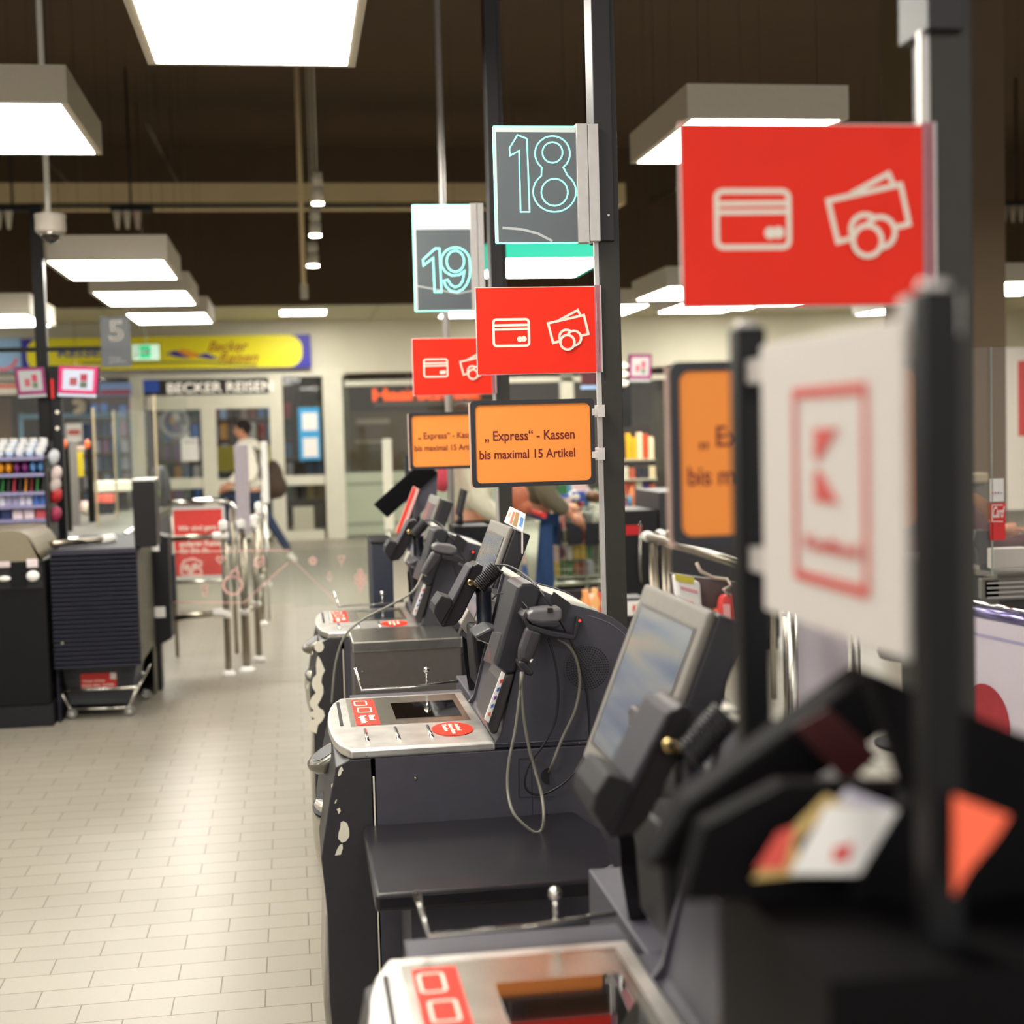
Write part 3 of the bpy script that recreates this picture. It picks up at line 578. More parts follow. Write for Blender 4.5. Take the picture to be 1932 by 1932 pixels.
    b = MB(); b.prism([T(833, 1124, 3.49), T(853, 1131, 3.49), T(854, 1142, 3.49), T(843, 1160, 3.49), T(832, 1180, 3.49), T(818, 1157, 3.49), T(821, 1142, 3.49)], (0, .12, 0)); b.build('pin_shield', mat('pin_shield_grey', '#211f23', .6, spec=.3), tm, bevel=.003, seg=2)
    MB().lathe(P(887, 1098, 3.495), [(.0075, 0), (.0085, .004), (.0085, .014), (.006, .016)], (0, -1, 0), n=20).build('lock', BRASS, tm)
    MB().lathe(P(887, 1098, 3.478), [(.0035, 0), (.003, .002)], (0, -1, 0), n=12).build('key_slot', INK, tm)
    MB().lathe(P(898, 1101, 3.49), [(.006, 0), (.006, .012)], (0, -1, 0), n=12).build('lock', BRASS, tm)
    a = P(912, 1108, 3.55); c = P(914, 1208, 3.55)
    MB().lathe((a.x, a.y, c.z), [(.021, 0), (.021, .045), (.0195, .047), (.0195, .12), (.021, .122), (.021, a.z - c.z)], n=24).build('terminal_post', NAVY, t)
    b = MB(); b.prism([P(897, 1205, 3.45), P(920, 1185, 3.45), P(948, 1193, 3.45), P(925, 1218, 3.45)], (0, .15, 0)); b.build('post_bracket', NAVY, t, bevel=.005)
    b = MB(); b.prism([P(890, 1185, 3.6), P(945, 1185, 3.6), P(935, 1300, 3.6), P(900, 1300, 3.6)], (0, .15, 0)); b.build('post_base', BLACK, t, bevel=.01)
    # coiled cable and black leads
    a = P(938, 1070, 3.47); c = P(903, 1108, 3.47); n = 220; ax = (c - a); d = ax.normalized(); u = d.cross(Vector((0, 1, 0))).normalized(); w_ = Vector((0, 1, 0))
    MB().tube([a + ax * (i / n) + (u * cos(i / n * 2 * pi * 13) + w_ * sin(i / n * 2 * pi * 13)) * .018 for i in range(n + 1)], .0026, 6).build('coiled_cable', BCABLE, t)
    def cab(pts, r, m, name='cable', Y=YN - .04):
        Q = [P(*p) if len(p) == 3 else P(p[0], p[1], Y) for p in pts]; Q2 = []
        for i in range(len(Q) - 1):
            p0, p1, p2, p3 = Q[max(i - 1, 0)], Q[i], Q[i + 1], Q[min(i + 2, len(Q) - 1)]
            for k in range(6):
                s_ = k / 6; Q2.append(.5 * ((2 * p1) + (p2 - p0) * s_ + (2 * p0 - 5 * p1 + 4 * p2 - p3) * s_ ** 2 + (3 * p1 - p0 - 3 * p2 + p3) * s_ ** 3))
        Q2.append(Q[-1]); return MB().tube(Q2, r, 8).build(name, m, t)
    cab([(935, 1066, 3.45), (960, 1068, 3.4), (990, 1085, 3.3), (1020, 1115, YN - .02), (1050, 1160), (1075, 1205), (1092, 1245), (1106, 1300), (1112, 1370), (1104, 1425), (1072, 1470), (1032, 1496), (1003, 1497), (990, 1478), (1000, 1440), (1030, 1398), (1050, 1350), (1053, 1290), (1045, 1240), (1034, 1205)], .0027, BCABLE)
    cab([(929, 1130, 3.45), (940, 1121, 3.4), (960, 1120, 3.25), (980, 1130, 3.1), (997, 1148, 3.05)], .0022, BCABLE)
    cab([(1052, 1206), (1072, 1218), (1088, 1245), (1094, 1290), (1085, 1340), (1060, 1395), (1043, 1440), (1036, 1458, YN)], .0036, RUBBER)
    return t
def screen_material():
    m = bpy.data.materials.new('checkout_screen'); m.use_nodes = True; nt = m.node_tree; b = nt.nodes['Principled BSDF']
    tc = nt.nodes.new('ShaderNodeTexCoord'); nz = nt.nodes.new('ShaderNodeTexNoise'); nz.inputs['Scale'].default_value = 7; nz.inputs['Detail'].default_value = 1.5
    mp = nt.nodes.new('ShaderNodeMapping'); mp.inputs['Scale'].default_value = (.4, .35, 4); nt.links.new(tc.outputs['Object'], mp.inputs[0]); nt.links.new(mp.outputs[0], nz.inputs['Vector'])
    rp = nt.nodes.new('ShaderNodeValToRGB'); nt.links.new(nz.outputs['Fac'], rp.inputs['Fac'])
    for i, (p, c) in enumerate(((.3, '#525a6b'), (.48, '#666d78'), (.62, '#7a7873'), (.75, '#877c72'))):
        e = rp.color_ramp.elements[i] if i < 2 else rp.color_ramp.elements.new(p)
        e.position = p; e.color = lin(c)
    nt.links.new(rp.outputs[0], b.inputs['Base Color']); nt.links.new(rp.outputs[0], b.inputs['Emission Color']); b.inputs['Emission Strength'].default_value = .12; b.inputs['Roughness'].default_value = .15
    return m
SCREENM = screen_material()
kB = kiosk()
kA = copytree(kB, (0, -PITCHROW, 0), 'blurred self checkout closest to the viewer, its large grey screen at lower right')
kC = copytree(kB, (0, PITCHROW, 0), 'self checkout farthest down the row, long cream wave on its side')
for k_ in (kA, kC):        # only the middle one has the low scale shelf
    for ch in list(k_.children):
        if ch.name.split('.')[0] in ('scale_shelf', 'shelf_support') or (k_ is kC and ch.name.startswith('wave_print')): bpy.data.objects.remove(ch)
YC_ = YN + PITCHROW; pl = ypl(YC_ - .0005)
for pts in ([(602 + 9 * cos(a), 1220 + 10.5 * sin(a)) for a in [2 * pi * k / 16 for k in range(16)]],
            [(600, 1237), (605, 1245), (610, 1257), (613, 1265), (608, 1275), (606, 1287), (610, 1296), (610, 1308), (605, 1320), (599, 1330), (603, 1336), (610, 1340), (613, 1350), (608, 1360), (600, 1368), (597, 1384), (588, 1380), (582, 1372), (584, 1362), (594, 1355), (584, 1352), (583, 1345), (592, 1341), (586, 1333), (584, 1325), (588, 1315), (596, 1307), (590, 1298), (588, 1290), (590, 1280), (597, 1272), (596, 1255), (598, 1242)],
            [(588, 1228), (591, 1230), (590, 1236), (588, 1235)], [(581, 1268), (585, 1266), (584, 1274), (581, 1273)], [(578, 1292), (582, 1290), (581, 1300), (578, 1299)], [(590, 1428), (600, 1436), (598, 1446), (590, 1440)]):
    b = MB(); poly(b, pl, [px(x, y, YC_) for x, y in pts], .0006); b.build('wave_print', CREAMPATCH, kC)
# stainless bagging box of the far kiosk
X0 = at(665, 1222, 4.65).x; X1 = at(872, 1210, 4.65).x
t = thing('bagging_table', (X0 + .2, 4.8, 0), 'brown grey bagging box with steel lid beside the farthest self checkout', 'table')
MB().box((X0 + .004, 4.654, 0), (X1 - .004, 4.98, .835)).build('body', BROWNP, t, bevel=.002)
MB().box((X0, 4.65, .835), (X1, 4.98, .869)).build('lid', STEEL, t, bevel=.003)
MB().lathe((X0 + .03, 4.652, .77), [(.005, 0), (.003, .002)], (0, -1, 0), n=10).build('screw', STEEL, t)
# leads that hang across
def lead(label, pts, r, m, cat='cable', name='cable'):
    Q = [P(*p) for p in pts]; Q2 = []
    for i in range(len(Q) - 1):
        p0, p1, p2, p3 = Q[max(i - 1, 0)], Q[i], Q[i + 1], Q[min(i + 2, len(Q) - 1)]
        for k in range(8):
            s_ = k / 8; Q2.append(.5 * ((2 * p1) + (p2 - p0) * s_ + (2 * p0 - 5 * p1 + 4 * p2 - p3) * s_ ** 2 + (3 * p1 - p0 - 3 * p2 + p3) * s_ ** 3))
    Q2.append(Q[-1]); return tag(MB().tube(Q2, r, 8).build(name, m), label, cat)
# ------------------------------------------------------------------ handheld scanners
def scanner():
    Y = 3.02; t = thing('handheld_scanner', P(1000, 1270, Y), 'black handheld scanner resting in the holder of the middle self checkout', 'handheld scanner', 'handheld scanners')
    def hull(pts, name, m, dep, bev):
        b = MB(); b.prism([P(x, y, Y) for x, y in pts], (0, dep, 0)); return b.build(name, m, t, bevel=bev, seg=3)
    hull([(994, 1158), (1005, 1151), (1030, 1148), (1057, 1147), (1061, 1150), (1061, 1168), (1052, 1174), (1020, 1176), (1000, 1173), (993, 1168)], 'head', mat('scanner_grey', '#6b686b', .35), .06, .008)
    hull([(1000, 1172), (1055, 1172), (1058, 1180), (1050, 1185), (1020, 1184), (1004, 1178)], 'nose', DARK, .055, .004)
    hull([(997, 1180), (1026, 1190), (1020, 1212), (1003, 1256), (979, 1250), (981, 1225)], 'grip', mat('scanner_grip', '#3a363a', .4), .04, .012)
    hull([(978, 1248), (990, 1247), (1008, 1268), (1005, 1276), (992, 1274), (980, 1258)], 'grip_base', DARK, .05, .006)
    hull([(1003, 1243), (1006, 1244), (1001, 1250), (999, 1247)], 'barcode_label', PAPER, -.001, 0)
    c = P(1038, 1152, Y - .002); MB().box((c.x - .006, Y - .003, c.z - .005), (c.x + .006, Y + .01, c.z + .005)).build('trigger_mark', INK, t)
    hull([(988, 1168), (992, 1166), (1000, 1178), (1040, 1190), (1086, 1200), (1084, 1208), (1040, 1202), (998, 1188)], 'holder_fork', DARK, .07, .003)
    hull([(985, 1163), (992, 1152), (996, 1160), (990, 1172)], 'holder_hook', mat('scanner_grip', '#3a363a'), .07, .002)
    Q = [(985, 1270), (980, 1320), (972, 1380), (960, 1440), (958, 1490), (967, 1530), (985, 1553), (1008, 1570), (1022, 1565), (1026, 1540), (1022, 1500), (1010, 1455), (998, 1410), (988, 1350), (984, 1300), (985, 1265)]
    Q2 = []; Q = [P(x, y, Y - max(0, min(1, (y - 1480) / 60)) * .06) for x, y in Q]
    for i in range(len(Q) - 1):
        p0, p1, p2, p3 = Q[max(i - 1, 0)], Q[i], Q[i + 1], Q[min(i + 2, len(Q) - 1)]
        for k in range(6):
            s_ = k / 6; Q2.append(.5 * ((2 * p1) + (p2 - p0) * s_ + (2 * p0 - 5 * p1 + 4 * p2 - p3) * s_ ** 2 + (3 * p1 - p0 - 3 * p2 + p3) * s_ ** 3))
    MB().tube(Q2, .0036, 8).build('cable', RUBBER, t)
    a = P(985, 1268, Y); b_ = P(982, 1302, Y); MB().tube([a, b_], [.005, .0035], 10).build('strain_relief', RUBBER, t)
    return t
sB = scanner()
def scanner_far():
    # the far kiosk's scanner leans the other way and its lead runs to the front
    Y = 4.86; t = thing('handheld_scanner', P(815, 1100, Y), 'black handheld scanner on the farthest self checkout, its lead looping forward', 'handheld scanner', 'handheld scanners')
    def hull(pts, name, m, dep, bev):
        b = MB(); b.prism([P(x, y, Y) for x, y in pts], (0, dep, 0)); return b.build(name, m, t, bevel=bev, seg=3)
    hull([(816, 1030), (824, 1025), (850, 1028), (863, 1034), (863, 1042), (850, 1047), (825, 1042), (816, 1038)], 'head', _M['scanner_grey'], .06, .01)
    hull([(817, 1040), (835, 1045), (832, 1056), (806, 1090), (793, 1083), (805, 1060)], 'grip', _M['scanner_grip'], .04, .01)
    hull([(834, 1046), (868, 1052), (877, 1058), (875, 1060), (835, 1053)], 'holder_fork', DARK, .07, .003)
    Q = [(797, 1084), (780, 1115), (740, 1140), (700, 1160), (672, 1178), (652, 1198), (640, 1225), (632, 1260), (628, 1300), (626, 1330)]
    Q2 = []; Q = [P(x, y, Y - (.12 if y > 1100 else .03)) for x, y in Q]
    for i in range(len(Q) - 1):
        p0, p1, p2, p3 = Q[max(i - 1, 0)], Q[i], Q[i + 1], Q[min(i + 2, len(Q) - 1)]
        for k in range(6):
            s_ = k / 6; Q2.append(.5 * ((2 * p1) + (p2 - p0) * s_ + (2 * p0 - 5 * p1 + 4 * p2 - p3) * s_ ** 2 + (3 * p1 - p0 - 3 * p2 + p3) * s_ ** 3))
    MB().tube(Q2, .004, 8).build('cable', RUBBER, t)
scanner_far()
copytree(sB, (0, -PITCHROW, 0), 'black handheld scanner of the closest self checkout, behind its card terminal')
# ------------------------------------------------------------------ leaflet behind monitor
t = thing('leaflet', P(970, 990, 3.9), 'colourful white leaflet stuck behind the screen of the middle self checkout', 'leaflet')
lf = [P(962, 956, 3.9), P(991, 970, 3.75), P(986, 1003, 3.75), P(951, 985, 3.92)]
MB().prism(lf, (.002, 0, 0)).build('sheet', PAPER, t)
def lfq(u0, v0, u1, v1, c, nm):
    A, B_, C_, D = lf; f = lambda u, v: (A * (1 - u) + B_ * u) * (1 - v) + (D * (1 - u) + C_ * u) * v + Vector((-.0008, -.0012, 0))
    MB().prism([f(u0, v0), f(u1, v0), f(u1, v1), f(u0, v1)], (.0004, .0004, 0)).build(nm, cm(c), t)
lfq(.28, .15, .42, .9, '#e0704a', 'red_print'); lfq(.45, .1, .68, .92, '#a07a4a', 'picture'); lfq(.78, .25, .95, .8, '#4a86c8', 'blue_print'); lfq(.08, .3, .2, .6, '#e8a070', 'orange_print')
MB().prism([P(984, 990, 3.76), P(987, 992, 3.76), P(987, 1045, 3.76), P(984, 1044, 3.76)], (0, .002, 0)).build('edge_strip', PAPER, t)
# ------------------------------------------------------------------ sign posts and hanging signs
def post():
    t = thing('sign_post', (0.80, 3.55, 0), 'black square sign post behind the middle self checkout, in focus', 'sign post', 'black sign posts along the self checkouts')
    a = at(1133, 800, 3.56); c = at(1171, 800, 3.56); w = c.x - a.x
    b = MB(); b.box((a.x, 3.53, 0), (c.x, 3.53 + w, 4.2)); b.build('post', mat('post_black', '#2b2822', .45, var=.06), t, bevel=.002)
    MB().box((a.x - .012, 3.532, .95), (a.x - .001, 3.545, 2.02)).build('side_channel', ALU, t)
    z = at(1150, 455, 3.52).z; a2 = at(1123, 400, 3.52); c2 = at(1158, 400, 3.52)
    MB().box((a2.x, 3.515, z), (c2.x, 3.60, 3.2)).build('sign_housing', mat('housing_black', '#1f1c1d', .4), t, bevel=.002)
    MB().lathe(at(1148, 406, 3.514), [(.004, 0), (.003, .002)], (0, -1, 0), n=10).build('screw', STEEL, t)
    MB().box((a.x - .05, 3.48, 0), (c.x + .05, 3.63, .012)).build('base_plate', BLACK, t)
    return t
def red_sign():
    Y = 3.52; t = thing('payment_sign', at(1015, 707, Y), 'red sign with card and cash symbols above the sharp orange sign', 'sign', 'red card and cash signs')
    x0, z0 = px(902, 706.5, Y); x1, z1 = px(1121, 541, Y); pl = ypl(Y)
    MB().box((x0, Y, z0), (x1, Y + .003, z1)).build('panel', RED, t)
    MB().box((x0 - .002, Y + .003, z0 - .002), (x1, Y + .005, z1 + .002)).build('clear_back', PAPER, t)
    xe = px(1134, 620, Y)[0]; b = MB()
    for k in range(3): b.box((x1 + k * (xe - x1) / 3, Y - .001 + (k % 2) * .002, z0 + .002), (x1 + (k + .8) * (xe - x1) / 3, Y + .004, z1 + .004))
    b.build('clip_rail', mat('mauve_clip_rail', '#b0707a', .3), t)
    MB().box((xe - .001, Y - .002, z0), (xe + .002, Y + .006, z1 + .004)).build('rail_edge', ALU, t)
    q = lambda x, y: px(x, y, Y); w = 4.7 * Y / FP
    b = MB(); (a0, b1), (a1, b0) = q(930.5, 603), q(998.5, 652)
    stroke(b, pl, rrect(a0, b0, a1, b1, .008, 5), w, True, lift=.0002); stroke(b, pl, [q(932, 614.3), q(997, 612.8)], w, lift=.0006); stroke(b, pl, [q(932, 621.8), q(997, 620.4)], w, lift=.0006)
    poly(b, pl, circ(q(980.8, 639.8), .0072, 16), .0006, .0002); poly(b, pl, circ(q(988.3, 639.2), .0072, 16), .0006, .0003); b.build('card_symbol', CREAMI, t)
    b = MB(); stroke(b, pl, [q(1034, 610), q(1101.5, 594.5), q(1110, 630), q(1043.5, 647)], w, True, lift=.0002); stroke(b, pl, [q(1055, 604), q(1090, 585), q(1095, 595)], w, lift=.0002)
    m2 = b.build('cash_symbol', CREAMI, t)
    b = MB()
    for i, c in enumerate(((1068.5, 636), (1082.5, 638), (1070, 646))):
        cc = q(*c); r = 13.8 * Y / FP; L = .001 + i * .0012
        bb = MB(); poly(bb, pl, circ(cc, r, 28), .0006, L); bb.build('coin_face', RED, t)
        P0 = circ(cc, r + w / 2, 32); P1 = circ(cc, r - w / 2, 32)
        for k in range(32): poly(b, pl, [P0[k], P0[(k + 1) % 32], P1[(k + 1) % 32], P1[k]], .0006, L + .0006)
    b.build('coin_rings', CREAMI, t)
    return t
def express_sign():
    Y = 3.5; t = thing('express_sign', at(1005, 920, Y), 'sharp orange Express lane sign in a black frame, nearest the picture centre', 'sign', 'orange express lane signs')
    x0, z0, x1, z1 = pxb(889, 754, 1122, 917, Y); pl = ypl(Y)
    b = MB(); w = .0095
    o = rrect(x0, z0, x1, z1, .010, 5); i_ = rrect(x0 + w + .001, z0 + w + .001, x1 - w - .001, z1 - w - .001, .013, 5)
    for k in range(len(o)): j = (k + 1) % len(o); poly(b, pl, [o[k], o[j], i_[j], i_[k]], .006, -.003)
    b.build('frame', mat('frame_black', '#24232b', .35), t)
    b = MB(); poly(b, pl, rrect(x0 + .004, z0 + .004, x1 - .004, z1 - .004, .012, 4), .0015, -.0025); b.build('orange_sheet', ORANGE, t)
    b = MB(); b.box((x0 - .004, Y + .004, z0 - .002), (x0 + .004, Y + .008, z1 - .004)); b.box((x0 + .002, Y + .003, z0 + .004), (x1 - .002, Y + .005, z1 - .004)); b.build('backing', mat('clear_sleeve', '#d8b8a8', .3), t)
    q = lambda x, y: px(x, y, Y); qs = lambda s, xa, xb, ya, yb: text(s, pl, q(xa, ya)[0], q(xa, ya)[1], q(xb, yb)[0], q(xb, yb)[1], MAROON, t, lift=-.0004, bold=.012)
    a, c = q(915, 838), q(1084, 809); text('„ Express“ - Kassen', pl, a[0], a[1], c[0], c[1], MAROON, t, lift=-.0005, bold=.012)
    a, c = q(905, 867), q(1085, 845); text('bis maximal 15 Artikel', pl, a[0], a[1], c[0], c[1], MAROON, t, lift=-.0005, bold=.012)
    for y in (775, 856):
        c = at(1134, y, Y); b = MB(); b.box((c.x - .010, Y - .006, c.z - .016), (c.x + .009, Y + .03, c.z + .015)); b.box((c.x - .024, Y - .004, c.z - .011), (c.x - .010, Y + .004, c.z + .006)); b.build('clip', mat('clear_clip', '#cfc8c4', .25), t, bevel=.001)
    return t
pB = post(); rB = red_sign(); eB = express_sign()
copytree(pB, (0, -PITCHROW, 0), 'tall black sign post at right holding the largest red sign'); copytree(pB, (0, PITCHROW, 0), 'thinner looking black sign post behind the number nineteen')
copytree(rB, (0, -PITCHROW, 0), 'largest red card and cash sign, blurred, at the upper right'); copytree(rB, (0, PITCHROW, 0), 'smallest red card and cash sign, left of the sharp one')
copytree(eB, (0, -PITCHROW, 0), 'large blurred orange Express sign partly hidden by a black upright'); copytree(eB, (0, PITCHROW, 0), 'smallest orange Express sign, left of the sharp one')
# lane number signs
def number_sign(num, label, dY, digit_px, film_px, out_px, prof_px, Yb):
    Y = Yb; t = thing('lane_number_sign', at((out_px[0] + out_px[2]) / 2, out_px[3], Y), label, 'sign', 'edge lit lane number signs')
    x0, z0 = px(out_px[0], out_px[3], Y); x1, z1 = px(out_px[2], out_px[1], Y); pl = ypl(Y)
    MB().box((x0, Y, z0), (x1, Y + .006, z1)).build('acrylic_plate', mat('acrylic_white', '#dfe6e4', .3, alpha=.9, var=0), t)
    b = MB(); e = .0025; b.box((x0 - e, Y - .001, z0), (x0, Y + .007, z1)); b.box((x0, Y - .001, z0 - e), (x1, Y + .007, z0)); b.box((x0, Y - .001, z1), (x1, Y + .007, z1 + e)); b.build('glowing_edge', MINTL, t)
    if num == '19': MB().box((x0, Y - .001, px(film_px[0], film_px[1], Y)[1] + .003), (x1, Y, z1)).build('white_film', mat('lit_white_film', '#eceeec', .4, emit='#eef6f2', strength=.35, var=0), t)
    f0, g0 = px(film_px[0], film_px[3], Y); f1, g1 = px(film_px[2], film_px[1], Y); MB().box((f0, Y - .0015, g0), (f1, Y, g1)).build('grey_film', GREYFILM, t)
    b = MB(); q = lambda P_: [px(x, y, Y) for x, y in P_]; w_ = .0042 * (Y / 3.5) * (.8 if num == '18' else 1)
    if num == '19':
        stroke(b, pl, q([(798, 490), (821, 469), (829, 469), (833, 551), (820, 551), (817, 487), (799, 501)]), w_, True, lift=.002)
        stroke(b, pl, q([(859 + 16.5 * cos(a), 493 + 20 * sin(a)) for a in [2 * pi * k / 24 for k in range(24)]]), w_, True, lift=.002)
        stroke(b, pl, q([(859 + 27 * cos(a), 494 + 27 * sin(a)) for a in [radians(-180 + 10 * k) for k in range(19)]] + [(887, 508), (886, 522), (881, 536), (873, 546), (862, 551), (850, 549), (841, 540), (837, 530), (845, 528), (850, 537), (858, 542), (867, 539), (873, 530), (876, 512), (866, 519), (852, 520), (840, 513), (833, 502)]), w_, True, lift=.002)
    else:
        stroke(b, pl, q([(976, 255), (994, 262), (999, 400), (982, 400), (979, 285), (962, 294), (961, 280)]), w_, True, lift=.002)
        for cx, cy, r in ((1046, 363, 25), (1042, 288, 19)): stroke(b, pl, q([(cx + r * cos(a), cy + r * 1.02 * sin(a)) for a in [2 * pi * k / 28 for k in range(28)]]), w_, True, lift=.002)
        stroke(b, pl, q([(1046 + 40.5 * cos(a), 362 + 38 * sin(a)) for a in [radians(-52 + 284 / 22 * k) for k in range(23)]] + [(1042 + 33 * cos(a), 290 + 33 * sin(a)) for a in [radians(128 + 284 / 20 * k) for k in range(21)]]), w_, True, lift=.002)
    b.build('glowing_number', MINTL, t)
    c0, h0 = px(prof_px[0], prof_px[3], Y); c1, h1 = px(prof_px[2], prof_px[1], Y)
    MB().box((c0, Y - .012, h0), (c0 + (c1 - c0) * .5, Y + .02, h1)).build('aluminium_profile', ALU, t, bevel=.001)
    MB().box((c0 + (c1 - c0) * .53, Y - .010, h0 + .004), (c1, Y + .02, h1)).build('aluminium_profile', ALU, t, bevel=.001)
    b = MB(); stroke(b, pl, [(f0, g0 + (g1 - g0) * .30), (f0 + (f1 - f0) * .35, g0 + (g1 - g0) * .25), (f0 + (f1 - f0) * .7, g0 + (g1 - g0) * .2), (f1, g0 + (g1 - g0) * .24)] if num == '19' else [px(948, 430, Y), px(985, 433, Y), px(1015, 441, Y), px(1042, 455, Y)], .006, lift=.0016); b.build('curved_line', mat('pale_line', '#b8bcbc', .4), t)
number_sign('18', 'glowing mint number eighteen on grey film at the top of the sharp post', 0, (977, 265, 1087, 400), (941, 250, 1091, 457), (937, 240, 1097, 458), (1090, 235, 1127, 459), 3.50)
number_sign('19', 'glowing mint number nineteen with a white top section, second sign from the top', 0, (798, 467, 888, 551), (789, 433, 892, 585), (784, 387, 893, 587), (891, 384, 911, 586), 5.38)
t = thing('silver_pole', at(850, 1000, 6.6), 'thin silver pole rising behind the number nineteen', 'pole')
a = at(850, 900, 6.6); MB().tube([(a.x, a.y, 0), (a.x, a.y, 5.3)], .016, 14).build('tube', ALU, t); MB().lathe((a.x, a.y, 0), [(.08, 0), (.08, .01), (.02, .02)]).build('foot', ALU, t)
# ================================================================== NEAR DISPLAY STAND WITH THE WHITE SIGN
XK = .385
def stand_post(px0, px1, Y, label, ztop):
    a = at(px0, 900, Y); c = at(px1, 900, Y); w = c.x - a.x
    t = thing('display_post', (a.x + w / 2, Y, 0), label, 'post', 'thin black uprights holding the white sign')
    MB().box((a.x, Y, 0), (c.x, Y + w, ztop)).build('tube', mat('upright_black', '#0c0c0f', .45, var=.08, spec=.25), t, bevel=.002)
    MB().box((a.x - .01, Y - .01, 0), (c.x + .01, Y + w + .01, .01)).build('foot_plate', BLACK, t)
    MB().lathe((a.x + w / 2, Y + w / 2, ztop), [(w * .45, 0), (w * .4, .006)], n=12).build('end_cap', ALU, t)
    return t
stand_post(1396, 1450, 1.17, 'blurred black upright at the left edge of the white sign', at(1420, 618, 1.17).z)
stand_post(1748, 1815, .81, 'blurred black upright at the right edge of the white sign', at(1780, 545, .81).z)
t = thing('logo_sign', (XK, 1.0, 1.395), 'large blurred white sign with a red K logo in a square', 'sign')
Ya, Yb = 1.135, .858; za, zb = 1.395, 1.614
MB().box((XK, Yb, za), (XK + .004, Ya, zb)).build('white_panel', mat('sign_white', '#d6cfca', .55, var=.01, spec=.3), t, bevel=.001)
pk = Pl((XK - .0006, Ya, za), (0, -1, 0), (0, 0, 1))       # u from far edge towards the viewer
def ku(x):   # frame column -> distance along the sign
    p = atx(x, 900, XK); return Ya - p.y
def kz(x, y): p = atx(x, y, XK); return p.z - za
L0, L1 = ku(1502), ku(1635); Bt, Tp = kz(1570, 1100), kz(1570, 737)
b = MB(); stroke(b, pk, [(L0, Bt), (L1, Bt), (L1, Tp), (L0, Tp)], .008, True); b.build('logo_square', mat('logo_red', '#d0524e', .5, var=.02), t)
k0, k1 = ku(1538), ku(1585); kb, kt = kz(1560, 948), kz(1560, 808); mh = (kb + kt) / 2
b = MB(); wv = (k1 - k0) * .0
poly(b, pk, [(k0, kt), (k0, mh + .004), (k0 + .012, mh + .004), (k1, kt)]); poly(b, pk, [(k0, kb), (k1, kb), (k0 + .012, mh - .004), (k0, mh - .004)]); b.build('letter_k', _M['logo_red'], t)
text('Kaufland', pk, ku(1520), kz(1560, 1042), ku(1620), kz(1560, 1014), _M['logo_red'], t, bold=.02, lift=.0004)
b = MB(); b.box((XK + .004, Yb - .02, zb - .012), (XK + .03, Yb + .015, zb + .014)); b.build('clip', mat('clear_clip', '#cfc8c4'), t)
for z_ in (zb - .03, za + .03): MB().box((XK - .001, Ya, z_), (XK + .02, Ya + .04, z_ + .02)).build('clip', mat('clear_clip', '#cfc8c4'), t)
# tilted leaflet tray under it
t = thing('leaflet_tray', atx(1500, 1500, .40), 'big blurred black leaflet tray tilted at the lower right corner', 'leaflet tray')
YT = 1.0
def Q(x, y, Y=YT): return at(x, y, Y)
b = MB(); b.prism([Q(1225, 1640), Q(1300, 1515), (Q(1480, 1385)), Q(1640, 1268), Q(1720, 1300), Q(1720, 1352), Q(1500, 1500), Q(1330, 1640)], (0, .04, 0)); b.build('side_wall', mat('tray_black', '#050406', .7, var=.1, spec=.12), t, bevel=.004)
b = MB(); b.prism([Q(1640, 1268, .9), Q(1925, 1385, .9), Q(2080, 1440, .9), Q(2080, 1700, .9), Q(1600, 1700, .9), Q(1720, 1500, .9)], (0, .02, 0)); b.build('back_wall', _M['tray_black'], t)
b = MB(); b.prism([Q(1500, 1372, .995), Q(1562, 1336, .995), Q(1660, 1424, .995), Q(1600, 1482, .995)], (0, .003, 0)); b.build('red_label', mat('dull_red_label', '#3c0a0a', .6), t)
b = MB(); b.prism([Q(1290, 1700, .93), Q(1330, 1560, .93), Q(1480, 1480, .93), Q(1720, 1480, .93), Q(1720, 1700, .93)], (0, .02, 0)); b.build('divider', _M['tray_black'], t)
b = MB(); b.box((.30, .78, 0), (.62, 1.0, at(1500, 1720, .9).z)); b.build('pedestal', _M['tray_black'], t)
def leaflet(label, pts, m, Y, marks=()):
    t = thing('leaflet', Q(pts[0][0], pts[0][1], Y), label, 'leaflet', 'leaflets in the near tray')
    MB().prism([Q(x, y, Y) for x, y in pts], (0, .0015, 0)).build('sheet', m, t)
    for ps, c, nm in marks: MB().prism([Q(x, y, Y - .001) for x, y in ps], (0, .0008, 0)).build(nm, cm(c), t)
leaflet('pale leaflet with pink corner in the near tray', [(1490, 1650), (1560, 1520), (1720, 1530), (1720, 1650)], PAPER, .905, [([(1575, 1600), (1610, 1590), (1600, 1625), (1570, 1625)], '#d84a48', 'red_spot')])
leaflet('lilac topped white leaflet behind the pale one in the near tray', [(1540, 1560), (1600, 1488), (1720, 1535), (1720, 1600)], cm('#c9c4d2'), .912)
leaflet('yellow and red leaflet at the left of the near tray', [(1420, 1660), (1500, 1560), (1560, 1500), (1600, 1520), (1520, 1650)], cm('#c9ab6a'), .91, [([(1425, 1640), (1470, 1570), (1500, 1560), (1480, 1640)], '#d8544a', 'red_print'), ([(1500, 1590), (1545, 1548), (1560, 1556), (1510, 1610)], '#23222a', 'dark_print')])
leaflet('orange red leaflet lit up at the lower right corner', [(1800, 1690), (1800, 1500), (1905, 1540), (1880, 1580), (1830, 1640)], mat('coral_print', '#ff6a48', .5), .80)
